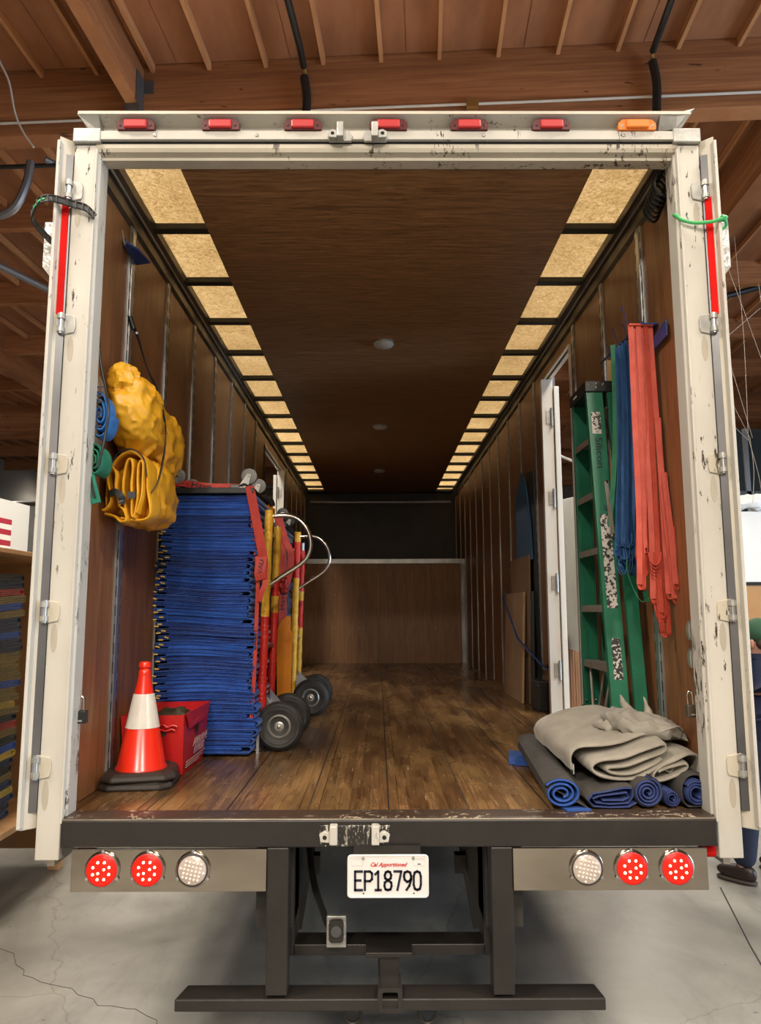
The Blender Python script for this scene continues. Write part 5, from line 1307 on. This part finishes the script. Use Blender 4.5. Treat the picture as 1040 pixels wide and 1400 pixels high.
# crate corner and black case behind on the right
t = thing('black_case', 'low black case on the floor between the cardboard and the side door', 'case', (1.16, 2.95, 0))
obj('body', MB().b2((1.15, 2.80, 0), (1.228, 3.04, .20)), BLACKP, t, bevel=.01)
obj('case_lid', MB().b2((1.15, 2.80, .2), (1.228, 3.04, .225)), DARK, t, bevel=.006)

# ---- rolled runners along the sill at the right
def spiral(cx, cz, r0, r1, turns, n=16, sq=1.0, a0=-.4*PI):
    k = int(turns*n); out = []
    for i in range(k+1):
        f = i/k; a = a0+turns*2*PI*f; r = r0+(r1-r0)*f
        out.append((cx+r*math.cos(a), cz+r*math.sin(a)*sq))
    return out
def runner(label, cx, r, turns, back, ya, yb_, col, edge, sq=1.0, tail=None, r_in=.012, grp=None, zoff=0):
    t = thing('rolled_runner', label, 'runner', (cx, (ya+yb_)/2, 0))
    th = min(.009, (r-r_in)/turns*.55)
    cz = r*sq+.002+zoff
    path = spiral(cx, cz, r_in, r-th, turns, 18, sq)
    fn = lambda u, v, w_: (u+back[0]*(w_-ya)/(yb_-ya), w_, v+(back[1]*(w_-ya)/(yb_-ya)))
    m_ = MB(); m_.sheet(path, th, fn, ya, yb_, 4); m_.sm = True
    obj('blue_face', m_, edge, t)
    # dark backing on the outermost turn
    outer = [((p[0]-cx)*((r-th*.1)/(r-th))+cx, (p[1]-cz)*((r-th*.1)/(r-th))+cz) for p in path[-20:]]
    if tail: outer += [tail]
    m_ = MB(); m_.sheet(outer, .003, fn, ya+.006, yb_, 4); m_.sm = True
    obj('dark_backing', m_, col, t)
    return t
runner('rolled charcoal runner with bright blue face, leftmost on the sill, its end showing a spiral', .655, .080, 2.6, (.085, .0), .075, 1.10, NEOTOP, NEOBLUE, .74, tail=(.655+.10, .006), r_in=.018)
o = obj('runner_corner', MB().prism([(.60, .92), (.70, .86), (.72, 1.2), (.66, 1.25)], 'z', .002, .010), NEOBLUE); tag(o, 'blue corner of a runner flap lying beyond the leftmost rolled runner', 'runner flap')
o = obj('runner_corner', MB().prism([(.665, .052), (.76, .060), (.742, .11), (.65, .11)], 'z', .003, .010), NEOBLUE); tag(o, 'blue runner flap lying at the sill in front of the leftmost roll', 'runner flap')
# flattened second roll
t = thing('rolled_runner', 'flattened charcoal runner roll with a dark blue hollow end, second from the left', 'runner', (.83, .6, 0))
pth = [(.93, .025), (.90, .010), (.83, .008), (.765, .012), (.748, .035), (.765, .058), (.82, .066), (.88, .078), (.915, .078), (.918, .05), (.90, .024), (.83, .020), (.775, .026), (.765, .040), (.79, .050), (.86, .058), (.895, .062), (.900, .045), (.88, .034), (.80, .034)]
fnr = lambda u, v, w_: (u+.02*(w_-.08)+.12*max(0, w_-.08)*.0, w_, v)
fn2 = lambda u, v, w_: (u-.02+.0*(w_-.08)-.0+.0, w_, v)
def fsk(u, v, w_): return (u+.01-.02*(w_-.08), w_, v*(1+.35*(w_-.08)))
m_ = MB(); m_.sheet([tuple(q) for q in [Vector(p_).to_2d() if False else p_ for p_ in pth]], .006, fsk, .085, 1.05, 4); m_.sm = True
obj('blue_face', m_, NEODARK, t)
m_ = MB(); m_.sheet([(p_[0]+(p_[0]-.835)*.045, p_[1]+(p_[1]-.04)*.09+.001) for p_ in pth[1:10]], .003, fsk, .09, 1.05, 4); m_.sm = True
obj('dark_backing', m_, NEOTOP, t)
obj('cloth_tag', MB().b2((.757, .30, .085), (.762, .34, .125)), WALLW, t)
runner('dark blue tightly rolled runner, middle one of the five on the sill', .985, .062, 3.4, (.0, 0), .085, .95, NEOTOP, NEODARK, .98, r_in=.010)
runner('smallest dark blue roll, wedged between two larger rolls on the sill', 1.083, .034, 2.2, (.0, 0), .10, .80, NEODARK, NEODARK, 1.05, r_in=.010)
runner('blue roll in a charcoal runner, rightmost on the sill against the post', 1.172, .050, 2.6, (.0, 0), .085, .85, NEODARK, NEODARK, 1.05, r_in=.018, zoff=.004)
t = thing('runner_wrap', 'charcoal runner folded loosely round the rightmost roll', 'runner', (1.13, .5, 0))
m_ = MB(); m_.sheet([tuple(p_[:2]) for p_ in [(q.x, q.y) for q in smooth_path([(1.215, .006, 0), (1.16, .004, 0), (1.135, .008, 0), (1.119, .04, 0), (1.122, .085, 0), (1.15, .118, 0), (1.20, .122, 0)], 4)]], .005, lambda u, v, w_: (u, w_, v+.004), .095, .9, 3); m_.sm = True
obj('wrap', m_, NEOTOP, t)

# ---- canvas drop cloths heaped over the rolls
def rough(p, a=.006, f=14, s=0):
    q = Vector(p); n = noise.noise_vector(q*f+Vector((s, s*2, 0))); return q+n*a
def cloth(path, th, fn, y0, y1, nw, a=.006, f=12, s=0):
    P = [(q.x, q.y) for q in smooth_path([(u, v, 0) for u, v in path], 4)]
    m_ = MB(); m_.sheet(P, th, lambda u, v, w_: rough(fn(u, v, w_), a, f, s), y0, y1, nw); m_.sm = True
    return m_
t = thing('canvas_drop_cloth', 'thick folded beige canvas drop cloth, left of the heap, lying on the rolled runners', 'drop cloth', (.93, .4, .10))
def fc1(u, v, w_):
    g = (w_-.16)/.65
    return (u-.02*g, w_-.03*math.sin((u-.75)*9), v+.045*math.sin(min(1, max(0, g))*PI*.55)+.012*math.sin(u*12+g*3))
body = [(1.085, .148), (.99, .118), (.90, .106), (.83, .108), (.795, .128), (.80, .152), (.84, .172), (.92, .192), (1.00, .212), (1.08, .222), (1.095, .205), (1.08, .19), (1.0, .176), (.92, .160), (.86, .146), (.85, .133), (.88, .126), (.95, .132), (1.03, .148), (1.075, .166)]
obj('folded_cloth', cloth(body, .013, fc1, .17, .80, 12, .008, 9, 3), CANVAS, t)
obj('top_layer', cloth([(.74, .105), (.735, .15), (.765, .19), (.84, .212), (.93, .228), (1.03, .242), (1.10, .236)], .012, fc1, .24, .82, 12, .008, 9, 3.1), CANVAS, t)
t = thing('canvas_drop_cloth', 'beige canvas drop cloth folded in an open loop, right under the bundled one', 'drop cloth', (1.12, .3, .10))
def fc2(u, v, w_): return (min(u, 1.232), w_, v+.03*(w_-.15)+.004*math.sin(w_*30))
obj('folded_cloth', cloth([(1.215, .105), (1.222, .15), (1.21, .185), (1.17, .19), (1.12, .172), (1.07, .148), (1.035, .118), (1.04, .098), (1.07, .094), (1.12, .112), (1.165, .138), (1.17, .152), (1.15, .158), (1.10, .146), (1.055, .126)], .012, fc2, .155, .62, 10, .006, 11, 9), CANVAS, t)
obj('inner_fold', cloth([(1.07, .118), (1.09, .126), (1.11, .122), (1.13, .136), (1.15, .138)], .006, fc2, .18, .6, 8, .008, 20, 2), CANVAS, t)
t = thing('canvas_bundle', 'crumpled beige canvas bundle with two corners sticking up, on top of the heap', 'drop cloth', (1.1, .42, .24))
def fb_(p):
    x = p.x
    z_ = p.z*(1-.25*(x/.16))
    return (x, p.y, z_)
bm_ = MB().blob((1.075, .40, .268), (.152, .17, .050), 64, 34, .022, 13, 11, .8, fb_)
bm_.v = [Vector((min(v.x, 1.228), v.y, v.z-.12*(v.x-1.075)-.0)) for v in bm_.v]
obj('bundle', bm_, CANVAS, t)
obj('bundle_end', MB().blob((.945, .40, .262), (.055, .07, .020), 32, 18, .022, 22, 5, .9), CANVAS, t)
def horn(a, b_, c_, r0):
    P = smooth_path([a, b_, c_], 5); n_ = len(P)
    m_ = MB().tube(P, [r0*(1-i/(n_-.4)) for i in range(n_)], 10)
    m_.v = [rough(v, .006, 30, 1) for v in m_.v]; return m_
obj('corner', horn((1.06, .42, .275), (1.035, .45, .335), (1.012, .45, .385), .034), CANVAS, t)
obj('corner', horn((1.12, .42, .27), (1.125, .44, .315), (1.112, .45, .375), .028), CANVAS, t)
obj('corner', horn((1.19, .36, .245), (1.215, .33, .235), (1.222, .27, .225), .04), CANVAS, t)
seam = smooth_path([(1.10, .236, .262), (1.14, .232, .278), (1.18, .25, .282), (1.205, .28, .262)])
obj('seam', MB().tube(seam, .004, 6), CANVAS, t)
# support under the heap (folded edge resting on the rolls)

# ---- yellow covers, felt rolls and tube held by bungees on the left wall
def wr_(m_, a, f, s):
    m_.v = [Vector((max(q.x, -1.224), q.y, q.z)) for q in [rough(v, a, f, s) for v in m_.v]]; return m_
t = thing('yellow_cover_bundle', 'upper bundle of wrinkled yellow vinyl covers strapped to the left wall', 'cover', (-1.12, .52, 1.42))
m_ = MB().blob((-1.150, .52, 1.60), (.110, .30, .165), 110, 64, .024, 9.5, 3, .78)
m_.v = [Vector((max(-1.224, v.x+.02*math.sin((v.y)*5)), v.y, v.z-.20*(v.y-.5))) for v in m_.v]
obj('bundle', m_, YBAG, t)
m_ = MB().blob((-1.150, .29, 1.735), (.060, .075, .085), 50, 30, .022, 17, 8, .85)
m_.v = [Vector((max(-1.224, v.x), v.y, v.z)) for v in m_.v]
obj('peaked_corner', m_, YBAG, t)
m_ = MB().blob((-1.085, .68, 1.545), (.080, .16, .15), 70, 44, .022, 11, 6, .8)
obj('bundle', m_, YBAG, t)
t = thing('yellow_cover_bundle', 'lower yellow vinyl cover folded with black tabs showing, under the other yellow bundle', 'cover', (-1.12, .5, 1.13))
YS = lambda path: [(q.x, q.y) for q in smooth_path([(u, v, 0) for u, v in path], 4)]
def ysheet(name, path, y0, y1, nw, s, th=.010):
    m_ = MB(); m_.sheet(YS(path), th, lambda u, v, w_: rough((u, w_, v), .010, 10, s), y0, y1, nw); m_.sm = True
    m_.v = [Vector((max(-1.224, v.x), v.y, v.z)) for v in m_.v]
    return obj(name, m_, YBAG, t)
ysheet('outer_wrap', [(-1.215, 1.18), (-1.222, 1.27), (-1.205, 1.38), (-1.15, 1.44), (-1.09, 1.43), (-1.05, 1.38), (-1.035, 1.28), (-1.03, 1.18), (-1.05, 1.145), (-1.10, 1.14), (-1.15, 1.15)], .33, .46, 5, 1, .014)
ysheet('inner_fold', [(-1.12, 1.15), (-1.135, 1.24), (-1.135, 1.36), (-1.12, 1.41), (-1.105, 1.39), (-1.105, 1.27), (-1.10, 1.17), (-1.085, 1.16), (-1.08, 1.26), (-1.082, 1.37), (-1.07, 1.40), (-1.06, 1.37), (-1.062, 1.25), (-1.075, 1.17)], .30, .46, 5, 2)
ysheet('inner_fold', [(-1.145, 1.20), (-1.165, 1.27), (-1.165, 1.33), (-1.18, 1.36), (-1.20, 1.35), (-1.20, 1.29), (-1.185, 1.24), (-1.19, 1.20), (-1.21, 1.18)], .28, .46, 5, 5)
ysheet('inner_fold', [(-1.21, 1.16), (-1.17, 1.15), (-1.14, 1.13), (-1.115, 1.14), (-1.125, 1.18), (-1.15, 1.20)], .29, .46, 5, 7)
m_ = MB().blob((-1.125, .59, 1.285), (.115, .20, .150), 100, 60, .020, 9, 13, .62)
m_.v = [Vector((max(-1.224, v.x), max(v.y, .405), v.z)) for v in m_.v]
obj('bundle', m_, YBAG, t)
obj('black_tab', MB().ribbon(smooth_path([(-1.185, .275, 1.245), (-1.16, .272, 1.255), (-1.135, .275, 1.235), (-1.13, .278, 1.205)]), .030, .003, (0, 0, 1)), BLACKP, t)
obj('black_tab', MB().ribbon([(-1.115, .288, 1.243), (-1.080, .292, 1.245)], .030, .003, (0, 0, 1)), BLACKP, t)
obj('black_edging', MB().tube(smooth_path([(-1.21, .322, 1.36), (-1.17, .318, 1.435), (-1.11, .318, 1.45), (-1.06, .318, 1.41), (-1.045, .318, 1.33)]), .0035, 6), BLACKP, t)
t = thing('blue_felt_roll', 'blue felt roll seen end-on, tied beside the upper yellow bundle', 'roll', (-1.18, .25, 1.45))
pp = spiral(0, 0, .006, .052, 3.2, 16, 1)
m_ = MB(); m_.sheet([(-1.178+u*.85, 1.555+v*2.0-.10*u) for u, v in pp], .008, lambda u, v, w_: rough((u, w_, v), .003, 20), .10, .20, 3); m_.sm = True
m_.v = [Vector((max(-1.226, v.x), v.y, v.z)) for v in m_.v]
obj('felt', m_, BLUEROLL, t)
t = thing('moving_pad_tube', 'tan moving pad with dark lettering behind the left post, beside the blue felt roll', 'pad', (-1.2, .2, 1.42))
m_ = MB(); m_.tube([(-1.205, .125, 1.44), (-1.205, .125, 1.72)], [.022, .022], 14)
m_ = MB().blob((-1.205, .145, 1.57), (.022, .05, .155), 24, 20, .004, 9, 2, .6)
obj('pad', m_, M('tan_pad', (.20, .13, .08), .8), t)
text('pad_lettering', 'Movin', .085, INK, t, frame((-1.19, .098, 1.58), (0, 0, 1), (-1, .0, 0)), .0005, sx=.85)
t = thing('green_felt_roll', 'green felt roll with a folded strap, below the blue felt roll by the left post', 'roll', (-1.19, .22, 1.18))
m_ = MB(); m_.sheet([(-1.185+u*.80, 1.355+v*1.55) for u, v in spiral(0, 0, .008, .044, 2.6, 16, 1)], .008, lambda u, v, w_: rough((u, w_, v), .003, 20), .085, .20, 3); m_.sm = True
m_.v = [Vector((max(-1.226, v.x), v.y, v.z)) for v in m_.v]
obj('felt', m_, GREENROLL, t)
obj('folded_strap', MB().ribbon(smooth_path([(-1.205, .095, 1.305), (-1.195, .09, 1.27), (-1.18, .09, 1.22), (-1.17, .095, 1.18)]), .040, .010, (1, 0, 0)), GREENROLL, t, bevel=.002)
obj('dark_edge', MB().ribbon(smooth_path([(-1.198, .083, 1.30), (-1.188, .081, 1.26), (-1.172, .082, 1.20)]), .010, .003, (1, 0, 0)), BLACKP, t)
obj('white_liner', MB().tube([(-1.215, .12, 1.20), (-1.214, .12, 1.42)], .010, 10), WALLW, t)
def bungee(lab, pts, mt_=BLACKP):
    t = thing('bungee_cord', lab, 'cord', pts[0])
    P = smooth_path(pts, 4); n_ = len(P)
    obj('cord', MB().tube(P, .0055, 8), mt_, t)
    obj('hook', MB().tube([P[0]+Vector((0, .0, .0)), P[0]+Vector((.004, 0, -.05))], .011, 10), BLACKP, t)
bungee('black bungee cord running down over the blue and green felt rolls by the left post', [(-1.208, .12, 1.89), (-1.188, .12, 1.76), (-1.160, .11, 1.66), (-1.135, .085, 1.56), (-1.142, .085, 1.47), (-1.150, .08, 1.40), (-1.165, .08, 1.32)])
t = thing('bungee_cord', 'black flat strap from the left post down over both yellow bundles', 'cord', (-1.2, .5, 2.1))
pp = smooth_path([(-1.215, .53, 2.13), (-1.18, .53, 2.04), (-1.12, .50, 1.88), (-1.065, .48, 1.77), (-1.022, .48, 1.62), (-1.010, .46, 1.50), (-1.012, .42, 1.38), (-1.02, .38, 1.30), (-1.04, .335, 1.245)], 4)
obj('cord', MB().ribbon(pp, [.012+.006*math.sin(i*.6) for i in range(len(pp))], .004, (1, -1, .3)), BLACKP, t)
obj('hook', MB().tube([(-1.218, .52, 2.14), (-1.20, .53, 2.08)], .012, 10), BLACKP, t)
obj('hook_tip', MB().tube([(-1.185, .51, 2.055), (-1.175, .50, 2.05)], .006, 8), CHROME, t)

# ================================================================== PERSON at the right edge, back turned
PXc, PYc = 2.74, 2.60
t = thing('person', 'person in green cap, navy hooded sweatshirt, jeans and dark shoes, seen from behind', 'person', (PXc, PYc, GZ))
def skin_fig(name, verts, edges, radii, mat, root, parent, sub=2):
    off = org(parent)
    me = bpy.data.meshes.new(name); me.from_pydata([Vector(v)-off for v in verts], edges, []); me.materials.append(mat)
    o = bpy.data.objects.new(name, me); SC.collection.objects.link(o); o.parent = parent
    md = o.modifiers.new('skin', 'SKIN'); md.use_smooth_shade = True
    lay = me.skin_vertices[0].data if me.skin_vertices else None
    if lay is None:
        bm = bmesh.new(); bm.from_mesh(me); bm.verts.layers.skin.verify(); bm.to_mesh(me); bm.free(); lay = me.skin_vertices[0].data
    for i, r in enumerate(radii):
        lay[i].radius = (r, r) if not isinstance(r, tuple) else r
        lay[i].use_root = (i == root)
    s_ = o.modifiers.new('subdivision', 'SUBSURF'); s_.levels = sub; s_.render_levels = sub
    return o
def Pp(x, y, z_): return (PXc+x, PYc+y, GZ+z_)
# body (skin showing at head, neck and hands); facing away and to the left
V = [Pp(0, 0, .95), Pp(0, 0, 1.12), Pp(-.01, .0, 1.30), Pp(-.02, .01, 1.44), Pp(-.01, .02, 1.52), Pp(.01, .03, 1.62), Pp(.015, .035, 1.72),
     Pp(-.12, -.02, .88), Pp(-.18, .0, .50), Pp(-.22, .03, .09), Pp(-.28, .09, .05),
     Pp(.10, .02, .88), Pp(.13, .06, .50), Pp(.16, .18, .10), Pp(.10, .25, .05)]
E_ = [(0, 1), (1, 2), (2, 3), (3, 4), (4, 5), (5, 6), (0, 7), (7, 8), (8, 9), (9, 10), (0, 11), (11, 12), (12, 13), (13, 14)]
R_ = [.10, .10, .10, .07, .055, .088, .075, .07, .05, .04, .035, .07, .05, .04, .035]
body = skin_fig('body', V, E_, R_, SKIN, 0, t)
V = [Pp(0, 0, .80), Pp(0, 0, 1.0), Pp(0, 0, 1.14), Pp(-.01, 0, 1.32), Pp(-.02, .01, 1.43), Pp(-.028, .0, 1.50),
     Pp(-.18, .07, 1.41), Pp(-.23, .12, 1.17), Pp(-.08, .17, 1.03), Pp(.18, -.05, 1.41), Pp(.245, .04, 1.15), Pp(.09, .17, 1.02)]
skin_fig('hooded_sweatshirt', V, [(0, 1), (1, 2), (2, 3), (3, 4), (4, 5), (4, 6), (6, 7), (7, 8), (4, 9), (9, 10), (10, 11)],
         [.185, .180, .172, .178, .13, .085, .075, .062, .05, .075, .062, .05], NAVYC, 1, t)
V = [Pp(-.02, -.06, 1.50), Pp(-.03, -.10, 1.44), Pp(-.03, -.12, 1.38)]
skin_fig('hood', V, [(0, 1), (1, 2)], [.10, .11, .07], NAVYC, 1, t)
V = [Pp(0, 0, 1.08), Pp(0, 0, .92), Pp(-.11, -.02, .84), Pp(-.175, .0, .50), Pp(-.21, .03, .10), Pp(.10, .02, .84), Pp(.13, .06, .50), Pp(.16, .18, .10)]
skin_fig('jeans', V, [(0, 1), (1, 2), (2, 3), (3, 4), (1, 5), (5, 6), (6, 7)], [.168, .165, .12, .092, .08, .12, .092, .08], JEANS, 0, t)
obj('cap', MB().blob((PXc+.01, PYc+.03, GZ+1.745), (.104, .114, .10), 32, 18, .004, 8, 1, 1.0), CAPG, t)
obj('cap_brim', MB().blob((PXc-.055, PYc+.13, GZ+1.705), (.075, .075, .012), 24, 10, .0, 8, 1, 1.0), CAPG, t)
obj('ear', MB().blob((PXc-.078, PYc-.03, GZ+1.655), (.014, .022, .034), 16, 10, .0, 8), SKIN, t)
obj('nose', MB().blob((PXc-.045, PYc+.105, GZ+1.65), (.018, .022, .022), 12, 8, .0, 8), SKIN, t)
obj('hair', MB().blob((PXc+.03, PYc-.025, GZ+1.66), (.075, .07, .05), 24, 14, .006, 20), M('brown_hair', (.05, .03, .018), .7), t)
for (x, y, a) in ((-.25, .06, .75), (.13, .22, .6)):
    R = Matrix.Rotation(a, 3, 'Z')
    s_ = MB().blob((0, 0, 0), (.048, .135, .056), 30, 16, .002, 8, 1, .8)
    s_.v = [R @ Vector((v.x, v.y, max(-.042, v.z*(1-.35*(v.y/.145)))))+Vector((PXc+x, PYc+y, GZ+.066)) for v in s_.v]
    sh = obj('shoe', s_, SHOE, t)
    s_ = MB().blob((0, 0, 0), (.051, .140, .016), 30, 10, .0, 8, 1, .7)
    s_.v = [R @ v+Vector((PXc+x, PYc+y, GZ+.0165)) for v in s_.v]
    obj('sole', s_, SOLE, sh)
